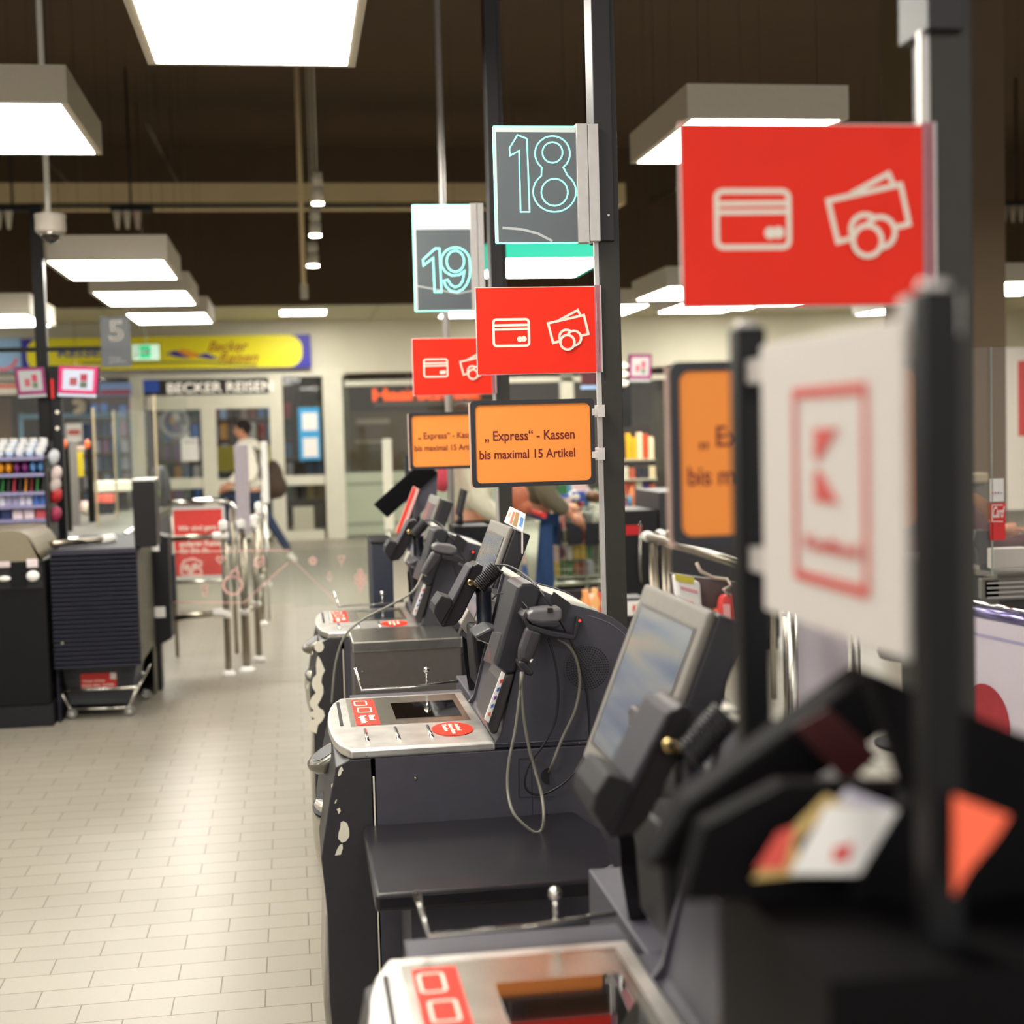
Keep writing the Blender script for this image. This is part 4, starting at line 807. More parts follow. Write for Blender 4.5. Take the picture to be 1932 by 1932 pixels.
# ================================================================== FAR END OF THE ROW
t = thing('leaflet_tray', at(760, 960, 6.6), 'tilted black leaflet tray at the far end of the self checkouts', 'leaflet tray')
b = MB(); b.prism([at(705, 952, 6.6), at(798, 869, 6.6), at(826, 892, 6.6), at(731, 977, 6.6)], (0, .03, 0)); b.build('side_wall', mat('tray_black', '#0d0c0e'), t, bevel=.004)
b = MB(); b.prism([at(797, 869, 6.62), at(826, 891, 6.62), at(824, 935, 6.62), at(780, 985, 6.62), at(785, 900, 6.62)], (0, .2, 0)); b.build('back_wall', PANEL, t)
for x0, x1 in ((765, 775), (779, 791)): a = at(x0, 900, 6.7); c = at(x1, 900, 6.7); MB().box((a.x, 6.7, 0), (c.x, 6.73, at(775, 860, 6.7).z)).build('upright', NAVY, t)
t = thing('logo_sign', at(770, 1010, 6.4), 'pale red edged sign seen edge on beside the far tray', 'sign')
MB().prism([at(746, 1005, 6.4), at(780, 917, 6.4), at(791, 923, 6.4), at(760, 1010, 6.4)], (0, .01, 0)).build('panel', cm('#e8b0a8'), t); MB().prism([at(748, 1004, 6.395), at(780, 919, 6.395), at(784, 921, 6.395), at(752, 1006, 6.395)], (0, .004, 0)).build('red_edge', RED, t)
MB().tube([at(784, 935, 6.41), at(784, 935, 6.72)], .008, 8).build('bracket', NAVY, t)
t = thing('bin', at(730, 1140, 5.9), 'tall narrow navy bin beyond the farthest self checkout', 'bin')
b = MB(); x0 = at(703, 1080, 5.9).x; x1 = at(742, 1080, 5.9).x; zt_ = at(722, 1026, 5.9).z; b.box((x0, 5.9, 0), (x1, 6.25, zt_)); b.build('body', mat('bin_navy', '#272c3a', .5), t, bevel=.006); MB().box((x0 - .005, 5.895, zt_), (x1 + .005, 6.255, zt_ + .012)).build('lid', BLACK, t, bevel=.003)
t = thing('display_terminal', at(885, 1000, 6.3), 'slim dark terminal leaning on the far counter behind the silver pole', 'terminal')
MB().prism([at(864, 972, 6.3), at(874, 923, 6.3), at(883, 926, 6.3), at(872, 975, 6.3)], (0, .12, 0)).build('body', DARK, t, bevel=.004)
a = at(868, 985, 6.3); MB().box((a.x - .03, 6.28, 0), (a.x + .13, 6.5, a.z - .02)).build('counter_block', BLACK, t)
MB().tube([at(868, 972, 6.36), at(868, 990, 6.36)], .015).build('stem', DARK, t)
# ================================================================== RAILINGS, GATES (LEFT CENTRE)
POSTM = mat('gate_steel', '#938a7c', .3, 1.0, var=.08)
def gate_post(label, x, y, ztop, r=.021, caps=True, tall=None):
    f = atz(x, y, 0); t = thing('gate_post', f, label, 'gate post', 'stainless gate posts in the exit lane')
    MB().tube([(f.x, f.y, .01), (f.x, f.y, ztop)], r, 18).build('tube', POSTM, t)
    MB().lathe(f, [(r * 2.1, 0), (r * 2.1, .02), (r * 1.3, .035), (r, .04)]).build('foot', WHITE, t)
    b = MB(); b.lathe(f + Vector((0, 0, ztop - .03)), [(r * 1.25, 0), (r * 1.4, .012), (r * 1.35, .05), (r * .8, .065)]); b.lathe(f + Vector((0, 0, .38)), [(r * 1.25, 0), (r * 1.35, .02), (r * 1.2, .04)]); b.build('joint', WHITE, t)
    return f
g1 = gate_post('stainless gate post nearest the red banner', 432, 1275, .98)
g2 = gate_post('stainless gate post under the tall lilac upright', 466, 1268, .98, .026)
g3 = gate_post('stainless gate post just behind the lilac upright', 489, 1248, .98)
g4 = gate_post('stainless gate post third in line behind the lilac upright', 496, 1180, .98)
g5 = gate_post('stainless gate post farthest down the exit lane', 505, 1105, .95)
def panelu(label, x0, x1, y0, y1, Y, m):
    t = thing('gate_upright', at((x0 + x1) / 2, y1, Y), label, 'upright'); b = MB(); pbox(b, x0, y0, x1, y1, Y, .05); b.build('antenna_board', m, t, bevel=.006)
    f = at((x0 + x1) / 2, y1, Y); MB().tube([(f.x, Y + .025, f.z), (f.x, Y + .025, 0)], .012).build('stem', STEEL, t)
panelu('tall lilac grey upright standing over the second gate post', 444, 470, 839, 1008, g2.y - .02, mat('lilac_grey', '#b3a9b0', .4))
panelu('tall cream upright behind the walking person', 494, 506, 833, 950, g4.y + .3, WHITE)
panelu('tall cream upright in front of the hair salon', 724, 741, 828, 1000, 12.5, CREAM)
def rod(label, pts, r=.019, cat='railing', name='handrail', m=POSTM, sleeve=None):
    t = thing(name, pts[0], label, cat); MB().tube(pts, r, 14).build('tube', m, t)
    a, c = Vector(pts[0]), Vector(pts[-1])
    for s_ in (sleeve or []): q = a + (c - a) * s_; d = (c - a).normalized(); MB().tube([q - d * .05, q + d * .05], r * 1.45, 14).build('sleeve', WHITE, t)
    return t
rod('stainless upper rail running left from the gate post to the black cabinet', [at(425, 1011, g1.y), at(312, 1017, g1.y)], sleeve=[.08])
rod('stainless lower rail running left from the gate post', [at(425, 1155, g1.y), at(318, 1168, g1.y)], sleeve=[.08])
lane = [(g2, g3), (g3, g4), (g4, g5)]
for i, (a, c) in enumerate(lane):
    rod('stainless rail along the exit lane, %s' % ('front section', 'middle section', 'far section')[i], [(a.x, a.y, .93), (c.x, c.y, .93)], sleeve=[.1, .9])
    rod('low stainless rail along the exit lane, %s' % ('front section', 'middle section', 'far section')[i], [(a.x, a.y, .4), (c.x, c.y, .4)])
# glass wings with pink outline pictures
PINK = mat('pink_print', '#f7c4ba', .5, var=0)
def wing(label, x0, x1, Y, marks):
    t = thing('glass_gate', at(x0, 1140, Y), label, 'glass gate', 'glass gate wings with pink pictures')
    b = MB(); pbox(b, x0, 1035, x1, 1142, Y, .008); b.build('glass', glass('gate_glass', '#fcfefc', .995), t)
    b = MB(); pl = ypl(Y - .001)
    for kind, pts, w in marks:
        if kind == 's': stroke(b, pl, [px(x, y, Y) for x, y in pts], w)
        elif kind == 'o': c = px(pts[0], pts[1], Y); stroke(b, pl, circ(c, pts[2] * Y / FP, 20), w, True)
    b.build('pink_pictures', PINK, t)
Yw = g1.y - .06
wing('glass wing with pink ring and apple pictures before the red banner', 318, 548, Yw, [
    ('s', [(330, 1041), (545, 1038)], .007), ('s', [(310, 1136), (460, 1137), (500, 1100), (545, 1060)], .007), ('o', (439, 1104, 17), .014),
    ('o', (443, 1083, 7), .012), ('s', [(443, 1076), (449, 1069)], .01), ('s', [(410, 1056), (416, 1062), (424, 1053), (420, 1049), (416, 1054), (411, 1050), (408, 1055), (416, 1064)], .008),
    ('s', [(480, 1062), (485, 1052), (495, 1050), (498, 1062), (488, 1070), (480, 1066), (498, 1056)], .01), ('o', (386, 1108, 5), .01), ('s', [(382, 1114), (390, 1114), (388, 1124), (383, 1122)], .01),
    ('s', [(343, 1084), (343, 1068), (349, 1058), (362, 1054), (380, 1060), (380, 1066), (374, 1070), (380, 1076), (380, 1086), (343, 1084)], .012), ('o', (352, 1071, 5), .012), ('o', (368, 1069, 5), .012), ('o', (360, 1077, 4), .012)])
wing('glass wing with pink wheat and star pictures over the open floor', 550, 702, Yw, [
    ('s', [(552, 1056), (602, 1105), (640, 1140)], .004), ('s', [(583, 1056), (590, 1051), (597, 1056), (595, 1064), (586, 1064), (583, 1056)], .008), ('o', (590, 1058, 3), .006),
    ('s', [(638, 1050), (650, 1050), (646, 1060), (642, 1060), (638, 1050)], .006), ('s', [(644, 1060), (644, 1070)], .005), ('o', (680, 1078, 4), .008), ('o', (674, 1088, 4), .008), ('o', (686, 1088, 4), .008), ('o', (674, 1098, 4), .008), ('o', (686, 1098, 4), .008), ('o', (680, 1106, 4), .008), ('s', [(680, 1074), (680, 1116)], .008), ('s', [(622, 1078), (618, 1090), (622, 1096), (626, 1090), (622, 1078)], .004)])
# red banner
YR = 10.3; t = thing('banner_stand', at(375, 1100, YR), 'red banner hanging from a steel bar beside the gate, reading that another checkout serves you', 'banner')
x0, z0, x1, z1 = pxb(327, 955, 426, 1092, YR); pl = ypl(YR - .003)
MB().box((x0, YR, z0), (x1, YR + .006, z1)).build('frame_board', WHITE, t)
a0, c0, a1, c1 = pxb(329, 961, 421, 1086, YR); MB().box((a0, YR - .002, c0), (a1, YR, c1)).build('red_sheet', mat('banner_red', '#d63a34', .5), t)
MB().tube([at(316, 951, YR), at(405, 944, YR), at(432, 946, YR), at(440, 958, YR), at(441, 985, YR)], .022, 12).build('top_bar', CHROME, t)
MB().tube([at(330, 1099, YR), at(430, 1095, YR)], .012, 10).build('bottom_bar', STEEL, t)
for s_, y0, y1, xa, xb in (('Wir sind gern', 1004, 990, 336, 408), ('an einer', 1020, 1008, 338, 390), ('anderen Kasse', 1032, 1018, 339, 416), ('für Sie da.', 1044, 1032, 340, 396)):
    a = px(xa, y0, YR); c = px(xb, y1, YR); text(s_, pl, a[0], a[1], c[0], c[1], CREAMI, t, bold=.02)
b = MB(); stroke(b, pl, [px(x, y, YR) for x, y in [(342, 1084), (342, 1068), (348, 1058), (364, 1054), (380, 1060), (379, 1068), (374, 1070), (380, 1076), (380, 1085), (342, 1084)]], .014)
for x, y in ((352, 1070), (368, 1068), (360, 1078)): poly(b, pl, circ(px(x, y, YR), .02, 12))
b.build('bread_picture', CREAMI, t)
b = MB(); f = at(325, 1000, YR); b.tube([(f.x, YR + .03, 0), (f.x, YR + .03, at(325, 952, YR).z)], .014); f = at(438, 1000, YR); b.tube([(f.x, YR + .03, 0), (f.x, YR + .03, at(438, 958, YR).z)], .014); b.build('leg_frame', POSTM, t)
# ================================================================== LEFT CHECKOUT GROUP
t = thing('waste_cabinet', at(50, 1370, 8.1), 'black rounded counter cabinet with open slots at the left frame edge', 'cabinet')
xr = at(105, 1200, 8.25).x; xr2 = at(95, 1050, 8.25).x; zc = at(95, 1050, 8.25).z
MB().box((-3.2, 8.0, .12), (xr, 8.62, zc)).build('body', mat('cabinet_black', '#0d0d10', .55, var=.08, spec=.2), t, bevel=.004)
MB().box((-3.2, 7.99, 0), (xr + .01, 8.63, .118)).build('plinth', BLACK, t)
b = MB(); pr = [(-3.2, zc), (xr, zc)] + [(xr - .02 - .13 * (1 - cos(a)), zc + .17 * sin(a)) for a in [pi / 2 * k / 6 for k in range(7)]] + [(-3.2, zc + .17)]
b.prism([(x, 7.98, z) for x, z in pr], (0, .66, 0)); b.build('rounded_top', mat('olive_top', '#7d7460', .4, var=.03), t, bevel=.004)
b = MB(); pbox(b, -60, 1056, 79, 1112, 7.995, .01); b.build('slot_opening', INK, t)
b = MB(); pbox(b, 19, 1056, 50, 1108, 7.985, .01); b.build('slot_divider', _M['cabinet_black'], t)
def small(name, label, cat, x0, y0, x1, y1, Y, m, dep=.05, group=None, bev=.004, zb=None):
    b = MB(); r_ = pxb(x0, y0, x1, y1, Y); b.box((r_[0], Y, r_[1] if zb is None else zb), (r_[2], Y + dep, r_[3])); o = b.build(name, m, bevel=bev); return tag(o, label, cat, group)
small('paper_stack', 'white paper box with red label in the right slot of the black cabinet', 'box', 50, 1055, 71, 1071, 7.975, cm('#d8c8cc'), .02)
small('paper_stack', 'pale box with brown top in the left slot of the black cabinet', 'box', -5, 1060, 19, 1071, 7.975, cm('#c8b8b8'), .02)
c = at(62, 1087, 7.97); o = MB().ball(c, (.035, .02, .03)).build('crumpled_paper', WHITE); tag(o, 'crumpled white paper in the right slot of the black cabinet', 'paper')
c = at(8, 1092, 7.97); o = MB().ball(c, (.035, .02, .015)).build('crumpled_paper', WHITE); tag(o, 'flat white crumpled paper in the left slot of the black cabinet', 'paper')
# slatted cabinet
YCb = 8.05; xa = at(97, 1100, YCb).x; xb = at(262, 1150, YCb).x; z0 = at(180, 1257, YCb).z; z1 = at(180, 1036, YCb).z
t = thing('slatted_cabinet', ((xa + xb) / 2, YCb, 0), 'dark slatted cabinet over the basket trolley', 'cabinet')
b = MB(); ns = 26; dz = (z1 - z0) / ns
SL = mat('slat_navy', '#20202b', .6, var=.04, spec=.2)
for k in range(ns): b.prism([(xa, YCb, z0 + k * dz), (xa, YCb - .026, z0 + k * dz), (xa, YCb - .004, z0 + (k + .8) * dz), (xa, YCb - .001, z0 + (k + .82) * dz), (xa, YCb, z0 + (k + 1) * dz)], (xb - xa, 0, 0))
b.build('slatted_front', SL, t)
MB().box((xa, YCb, z0 - .002), (xb, YCb + .03, z1)).build('front_board', SL, t)
MB().lathe(at(118, 1213, YCb - .01), [(.008, 0), (.006, .006)], (0, -1, 0)).build('lock', CHROME, t)
SIDE = mat('scuffed_side', '#4a4638', .5, var=.35, scale=12)
yb_ = 9.3
MB().box((xb - .012, YCb + .03, z0 - .0), (xb, yb_, z1)).build('side_board', SIDE, t); MB().box((xb - .012, YCb + .75, 0), (xb, yb_, z0)).build('side_foot', SIDE, t)
MB().box((xa, YCb + .03, z1 - .02), (xb, yb_, z1)).build('top_board', SL, t); MB().box((xa, yb_ - .03, 0), (xb, yb_, z1)).build('rear_board', SL, t)
MB().box((xa, YCb + .03, 0), (xa + .012, yb_, z1)).build('side_board', SL, t)
# black pillar box over its corner, wedge terminal behind
t = thing('black_pillar', at(268, 1040, 8.0), 'tall black pillar box standing at the corner of the slatted cabinet', 'pillar')
xq = at(250, 950, 8.05).x; b = MB(); b.box((xq, 8.06, z1), (xq + .12, 8.3, at(268, 908, 8.05).z)); b.build('shaft', mat('pillar_black', '#141012', .45, spec=.3), t, bevel=.006)
MB().box((xq - .003, 8.057, at(268, 908, 8.05).z), (xq + .123, 8.303, at(268, 904, 8.05).z)).build('cap', STEEL, t)
t = thing('black_wedge', at(300, 1210, 8.6), 'black upright wedge with white labels beside the slatted cabinet', 'terminal')
xw = at(287, 1100, 8.9).x; xv = at(320, 1100, 8.9).x; zw = at(300, 1005, 8.9).z; zv = at(300, 1215, 8.9).z
b = MB(); b.prism([(xw, 8.9, zv - .02), (xv, 8.9, zv + .03), (xv, 8.9, zw - .03), (xw, 8.9, zw)], (0, .25, 0)); b.build('body', BLACK, t, bevel=.004)
MB().box((xw, 8.95, 0), (xw + .03, 9.1, zv)).build('leg', BLACK, t)
for x0_, y0_, x1_, y1_ in ((285, 1022, 300, 1040), (292, 1145, 312, 1165)): b = MB(); pbox(b, x0_, y0_, x1_, y1_, 8.895, .004); b.build('label', PAPER, t)
b = MB(); pbox(b, 318, 1046, 330, 1135, 9.1, .12); b.build('side_box', mat('bin_navy', '#272c3a'), t)
for y in (1089, 1107): MB().lathe(at(317, y, 9.09), [(.012, 0), (.008, .01)], (0, -1, 0)).build('lens', CHROME, t)
# basket trolley
YTn = 8.2
t = thing('basket_trolley', atz(190, 1352, 0), 'dark basket on a chrome wheeled trolley under the slatted cabinet', 'trolley')
def tz(x, y, Y=YTn): return at(x, y, Y)
b = MB(); f0 = [tz(113, 1250), tz(258, 1250), tz(248, 1328), tz(130, 1332)]; back = Vector((.0, .5, 0))
b.prism([Vector((p.x, p.y, p.z)) for p in f0], back); bk = b.build('basket', mat('basket_dark', '#26282f', .5, var=.05), t, bevel=.008)
b = MB(); pls = ypl(YTn - .001)
for g in range(2):
    for k in range(4):
        for r in range(3):
            x = (126 if g == 0 else 229) + k * 5; y = 1262 + r * 13; poly(b, pls, [px(x, y, YTn), px(x + 2.4, y, YTn), px(x + 2.4, y + 9, YTn), px(x, y + 9, YTn)])
for k in range(22): x = 133 + k * 5; poly(b, pls, [px(x, 1309, YTn), px(x + 2.2, 1309, YTn), px(x + 2.2, 1319, YTn), px(x, 1319, YTn)])
b.build('slots', INK, bk)
b = MB(); pbox(b, 152, 1270, 220, 1299, YTn - .008, .006); lb = b.build('red_label', DRED, t)
a = px(156, 1290, YTn - .009), px(214, 1282, YTn - .009); plb = ypl(YTn - .0085)
text('Weniger Schlange', plb, px(156, 1288, YTn)[0], px(156, 1288, YTn)[1], px(198, 1281, YTn)[0], px(198, 1281, YTn)[1], CREAMI, lb, bold=.02)
text('Einfach. Mehr. Qualität.', plb, px(156, 1296, YTn)[0], px(156, 1296, YTn)[1], px(216, 1288.5, YTn)[0], px(216, 1288.5, YTn)[1], CREAMI, lb, bold=.02)
b = MB(); pbox(b, 208, 1269, 219, 1281, YTn - .010, .002); b.build('white_logo', WHITE, lb)
b = MB(); yb2 = Vector((0, .42, 0)); A = [tz(114, 1300), tz(260, 1296), tz(242, 1334), tz(134, 1336)]
A = [p - Vector((0, .03, 0)) for p in A]
b.tube([A[0], A[1]], .009); b.tube([A[3], A[2]], .008); b.tube([A[0], A[3]], .008); b.tube([A[1], A[2]], .008)
for p in A: b.tube([p, p + Vector((.0, .5, 0))], .007)
b.tube([A[1] + Vector((0, .5, 0)), A[1] + Vector((.02, .53, .05))], .007); b.tube([A[0] + Vector((0, .5, 0)), A[1] + Vector((0, .5, 0))], .008); b.tube([A[3] + Vector((0, .5, 0)), A[2] + Vector((0, .5, 0))], .008)
b.build('chrome_frame', STEEL, t)
for p in (A[3], A[2], A[3] + Vector((.02, .48, 0)), A[2] + Vector((.04, .48, 0))):
    wc = Vector((p.x + .01, p.y, .03)); wh = MB().lathe(wc + Vector((0, -.012, 0)), [(.026, 0), (.03, .004), (.03, .02), (.026, .024)], (0, 1, 0), n=20).build('wheel', mat('wheel_grey', '#6a6866', .5), t)
    MB().lathe(wc + Vector((0, -.014, 0)), [(.014, 0), (.014, .004)], (0, 1, 0), n=16).build('hub', STEEL, wh)
    MB().tube([p, (wc.x, wc.y, .06)], .012).build('caster_fork', STEEL, t)
# conveyor
t = thing('conveyor_counter', at(170, 1000, 9), 'checkout counter with grey conveyor belt behind the slatted cabinet', 'counter')
z = .93; c1, c2 = atz(92, 1005, z), atz(252, 1000, z); c3, c4 = atz(246, 948, z), atz(200, 950, z)
b = MB(); b.prism([(c1.x - .3, 9.45, z), (c2.x, 9.45, z), (c2.x - .02, 13.3, z), (c1.x - .3, 13.3, z)], (0, 0, -.06)); b.build('belt', mat('belt_grey', '#4f4d46', .45, var=.04), t)
MB().box((c1.x - .28, 9.47, 0), (c2.x - .03, 13.2, z - .06)).build('body', PANEL, t)
MB().tube([(c1.x - .3, 9.44, z - .01), (c2.x, 9.44, z - .01)], .014).build('front_roller', CHROME, t)
MB().tube([(c2.x + .01, 9.47, z + .01), (c2.x - .01, 13.3, z + .01)], .014).build('side_rail', CHROME, t)
rod('stainless rail running from the cabinet corner over the slatted cabinet', [at(97, 1027, 8.15), at(205, 1017, 8.5)], sleeve=[.97])
for i, (x, y, c_) in enumerate(((160, 968, '#c9a8a0'), (178, 962, '#c89a94'), (190, 965, '#d8c890'), (166, 972, '#b8b0a0'))):
    p = atz(x, y, .93); o = MB().lathe((p.x, p.y, .93), [(.035, 0), (.037, .06), (.03, .08), (.03, .1)], n=12).build('jar', cm(c_)); tag(o, ('pale pink jar', 'rose jar', 'yellow jar', 'grey jar')[i] + ' lying among the goods on the conveyor belt', 'jar', 'goods on the conveyor belt')
# gum and sweets shelf at far left
YG = 8.75; xs0 = at(-70, 900, YG).x; xs1 = at(84, 900, YG).x
t = thing('sweets_shelf', ((xs0 + xs1) / 2, YG, 0), 'small shelf rack packed with chewing gum and sweets at the left edge', 'shelf')
rows = [(845, 862), (866, 893), (897, 928), (930, 953), (957, 979), (980, 1003)]
ztop = at(40, 850, YG).z
MB().box((xs0, YG + .3, 0), (xs1, YG + .33, ztop + .05)).build('back_board', INK, t)
b = MB(); b.box((xs1, YG - .01, .0), (xs1 + .015, YG + .33, ztop - .05)); b.box((xs0 - .015, YG - .01, 0), (xs0, YG + .33, ztop - .05)); b.build('side_board', INK, t)
for i, (y0_, y1_) in enumerate(rows):
    zz = at(40, y1_, YG).z; MB().box((xs0, YG - .02, zz - .022), (xs1, YG + .3, zz)).build('shelf_board', cm('#6a6484' if i < 5 else '#38384a'), t)
    MB().box((xs0, YG - .024, zz - .02), (xs1, YG - .02, zz - .002)).build('price_strip', cm('#8f8ab0'), t)
MB().box((xs0, YG, 0), (xs1, YG + .3, .3)).build('base', INK, t)
def sweets(i, kind, cols, label, cat, group, n, deep):
    y0_, y1_ = rows[i]; zz = at(40, y1_, YG).z; hgt = at(40, y0_, YG).z - zz; W = (xs1 - xs0) / n
    for d in range(deep):
        for k in range(n):
            xx = xs0 + (k + .5) * W; yy = YG + .04 + d * .075; zl = zz + (d * .028 if kind == 'tub' else 0); c_ = (cols or ['#ffffff'])[(k // (1 if kind == 'stick' else 2)) % max(1, len(cols))]
            if kind == 'tub':
                o = MB().lathe((xx, yy, zl), [(W * .42, 0), (W * .44, hgt * .6), (W * .40, hgt * .66)], n=12).build('gum_tub', cm('#dfe3ee' if k % 2 else '#c4d4ee')); MB().lathe((xx, yy, zl + hgt * .64), [(W * .42, 0), (W * .42, hgt * .3), (W * .3, hgt * .36)], n=12).build('lid', WHITE, o)
            elif kind == 'bag': o = MB().ball((xx, yy, zz + hgt * .42), (W * .42, .03, hgt * .42), 10, 6).build('sweets_bag', cm(c_))
            elif kind == 'stick': o = MB().obox((xx - W * .3, yy, zz), (W * .35, 0, 0), (0, .02, 0), (W * .25, 0, hgt * .85)).build('candy_stick', cm(c_))
            else: o = MB().box((xx - W * .42, yy - .03, zz), (xx + W * .42, yy + .03, zz + hgt * random.uniform(.7, .9))).build('sweets_box', cm(c_))
            tag(o, label, cat, group)
sweets(0, 'tub', [], 'white lidded gum tub on the top shelf of the sweets rack', 'gum tub', 'gum tubs on the top shelf', 8, 3)
sweets(1, 'bag', ['#f0b830', '#ece4dc', '#e89a20', '#7a2a72', '#5a8ac0'], 'coloured sweets bag on the second shelf of the rack', 'sweets bag', 'sweets bags on the second shelf', 10, 2)
sweets(2, 'stick', ['#2a8a3a', '#3a3a28', '#c83048', '#2a2020', '#d88a20', '#8a1a20'], 'slanted candy stick on the dark third shelf', 'candy', 'candy sticks on the third shelf', 14, 1)
sweets(3, 'box', ['#c9c6da', '#3a62b0', '#d8d4e4', '#a09ac0'], 'lilac and blue gum pack on the fourth shelf', 'gum pack', 'gum packs on the fourth shelf', 12, 1)
sweets(4, 'box', ['#2f7f90', '#1c2c60', '#e4d0d8', '#c84a58'], 'teal or pale pink gum box on the fifth shelf', 'gum box', 'gum boxes on the fifth shelf', 7, 1)
sweets(5, 'box', ['#d0e4f8', '#6ab4e8', '#c0d8f4', '#e0e0f4'], 'pale blue pack on the lowest visible shelf', 'gum box', 'pale blue packs on the lowest shelf', 8, 1)
for i, (x, y, c_, lb_) in enumerate(((96, 862, '#c9cdd0', 'silvery'), (101, 893, '#d6c2bc', 'cream'), (99, 915, '#c8b8b0', 'white and grey'), (101, 934, '#b8282c', 'red'), (100, 970, '#a02c50', 'magenta'))):
    c = at(x, y, YG + .12); o = MB().ball(c, (.035, .03, .05), 10, 7).build('hanging_bag', cm(c_)); o.rotation_euler.y = .3; tag(o, lb_ + ' sweets bag hanging on the side of the sweets rack', 'sweets bag', 'bags hanging beside the rack')
# black frame with pole, bar, number five, screens
YP = 9.25; t = thing('frame_pole', at(80, 830, YP), 'tall black pole with a crossbar carrying the number five', 'pole')
a = at(62, 390, YP); c = at(80, 700, YP); a2 = at(85, 700, YP)
xm = at(75, 600, YP).x; wq = 20 * YP / FP
MB().box((xm - wq / 2, YP, 0), (xm + wq / 2, YP + wq, at(70, 385, YP).z)).build('pole', mat('pole_black', '#100e0a', .45, spec=.25), t, bevel=.004)
zb_ = at(125, 658, YP).z; MB().box((-3.4, YP + .01, zb_ - .014), (at(247, 658, YP).x, YP + .04, zb_ + .014)).build('crossbar', _M['pole_black'], t)
MB().box((xm - .08, YP - .04, 0), (xm + .08, YP + .12, .012)).build('foot_plate', BLACK, t)
YF5 = 9.22; t = thing('lane_number_sign', at(220, 692, YF5), 'small unlit grey number five sign hanging at left', 'sign', 'lane number signs')
x0, z0, x1, z1 = pxb(190, 597, 247, 692, YF5); MB().box((x0, YF5, z0), (x1, YF5 + .005, z1)).build('acrylic_plate', glass('grey_acrylic', '#8c9096', .35), t)
b = MB(); pbox(b, 191, 601, 246, 656, YF5 - .002, .002); b.build('grey_film', mat('film_mid', '#6e7074', .4, alpha=.92, var=0), t)
pl = ypl(YF5 - .003); a = px(206, 644, YF5), px(232, 604, YF5); text('5', pl, a[0][0], a[0][1], a[1][0], a[1][1], cm('#e8e4d8'), t, 'number', outline=.022)
text('Kasse\ngeöffnet', pl, px(206, 686, YF5)[0], px(206, 686, YF5)[1], px(238, 672, YF5)[0], px(238, 672, YF5)[1], cm('#b8b8b8'), t, bold=.01)
def screen(label, quad, Y, dep=.05, group='ceiling screens', dim=1.0):
    t = thing('customer_screen', at(quad[3][0], quad[3][1], Y), label, 'screen', group)
    q = [at(x, y, Y) for x, y in quad]; b = MB(); b.prism(q, (0, dep, 0)); b.build('case', BLACK, t, bevel=.004)
    f = lambda u, v, l=0: (q[0] * (1 - u) + q[1] * u) * (1 - v) + (q[3] * (1 - u) + q[2] * u) * v + Vector((0, -.002 - l, 0))
    r = lambda u0, v0, u1, v1, m, nm, l: MB().prism([f(u0, v0, l), f(u1, v0, l), f(u1, v1, l), f(u0, v1, l)], (0, .001, 0)).build(nm, m, t)
    mg, ls = (MAGENTA, LSCREEN) if dim == 1 else (mat('dim_magenta', '#8c2460', .3, emit='#8c2460', strength=.3, var=0), mat('dim_screen', '#a8aaa8', .3, emit='#a8aaa8', strength=.25, var=0))
    r(.03, .03, .97, .86, mg, 'magenta_field', 0); r(.03, .88, .97, .97, ls, 'bottom_strip', 0); r(.13, .12, .87, .76, ls, 'pale_field', .0012)
    r(.3, .38, .48, .62, cm('#c05a68'), 'product_picture', .0024); r(.55, .25, .72, .48, cm('#c83a58'), 'product_picture', .0024); r(.55, .5, .72, .68, cm('#6a7a60'), 'product_picture', .0024)
    return t
s1_ = screen('bright magenta bordered screen right of the black pole', [(109, 689), (188, 691), (184, 752), (107, 749)], 9.25)
s2_ = screen('dimmer magenta bordered screen left of the black pole', [(25, 693), (84, 691), (90, 750), (34, 753)], 9.2, dim=0)
a = at(104, 720, 9.3); t = thing('screen_mount', (a.x, 9.33, 0), 'slim black column carrying the magenta bordered screens', 'column')
MB().box((a.x - .03, 9.3, .9), (a.x + .03, 9.37, at(100, 690, 9.3).z)).build('column', BLACK, t); MB().box((a.x - .22, 9.295, at(100, 720, 9.3).z - .02), (a.x + .12, 9.315, at(100, 720, 9.3).z + .02)).build('arm', BLACK, t)
for y in (778, 808): MB().ball(at(108, y, 9.29), .012, 10, 6).build('indicator', mat('indicator_lit', '#e8e0d0', .3, emit='#fff0d8', strength=.6, var=0), t)
b = MB(); pbox(b, 96, 715, 101, 752, 9.28, .01); b.build('red_light', mat('red_lit', '#d01818', .3, emit='#d01818', strength=.5, var=0), t)
MB().box((a.x - .04, 9.29, 0), (a.x + .04, 9.38, .9)).build('lower_column', BLACK, t)
for i, (x, yt, Y) in enumerate(((122, 838, 10.2), (167, 838, 11.2))):
    p = at(x, yt, Y); w_ = 5.5 * Y / FP; t = thing('scanner_gate', (p.x, Y, 0), ('black upright with orange cap %s the conveyor' % ('at the near end of', 'at the far end of')[i]), 'upright', 'orange capped uprights')
    zz = .93; MB().box((p.x - w_, Y, zz), (p.x + w_, Y + .06, p.z)).build('upright', _M['pole_black'], t); MB().ball((p.x - w_ * .3, Y + .0, p.z + .0), (.022, .02, .035), 10, 8).build('orange_cap', mat('orange_lit', '#f07040', .4, emit='#f06030', strength=.3, var=0), t)
    b = MB(); q = at(x - 22, yt + 6, Y); b.box((q.x, Y + .01, q.z - .02), (p.x, Y + .05, q.z + .015)); b.build('arm', cm('#d8c0b0'), t)
small('divider_board', 'yellow board fixed beside the grey conveyor terminal', 'board', 144, 852, 157, 900, 10.93, cm('#d8c020'), .03)
small('terminal', 'grey terminal between the two black conveyor uprights', 'terminal', 131, 832, 145, 905, 10.9, mat('terminal_side', '#85807c', .4), .06, zb=.93)
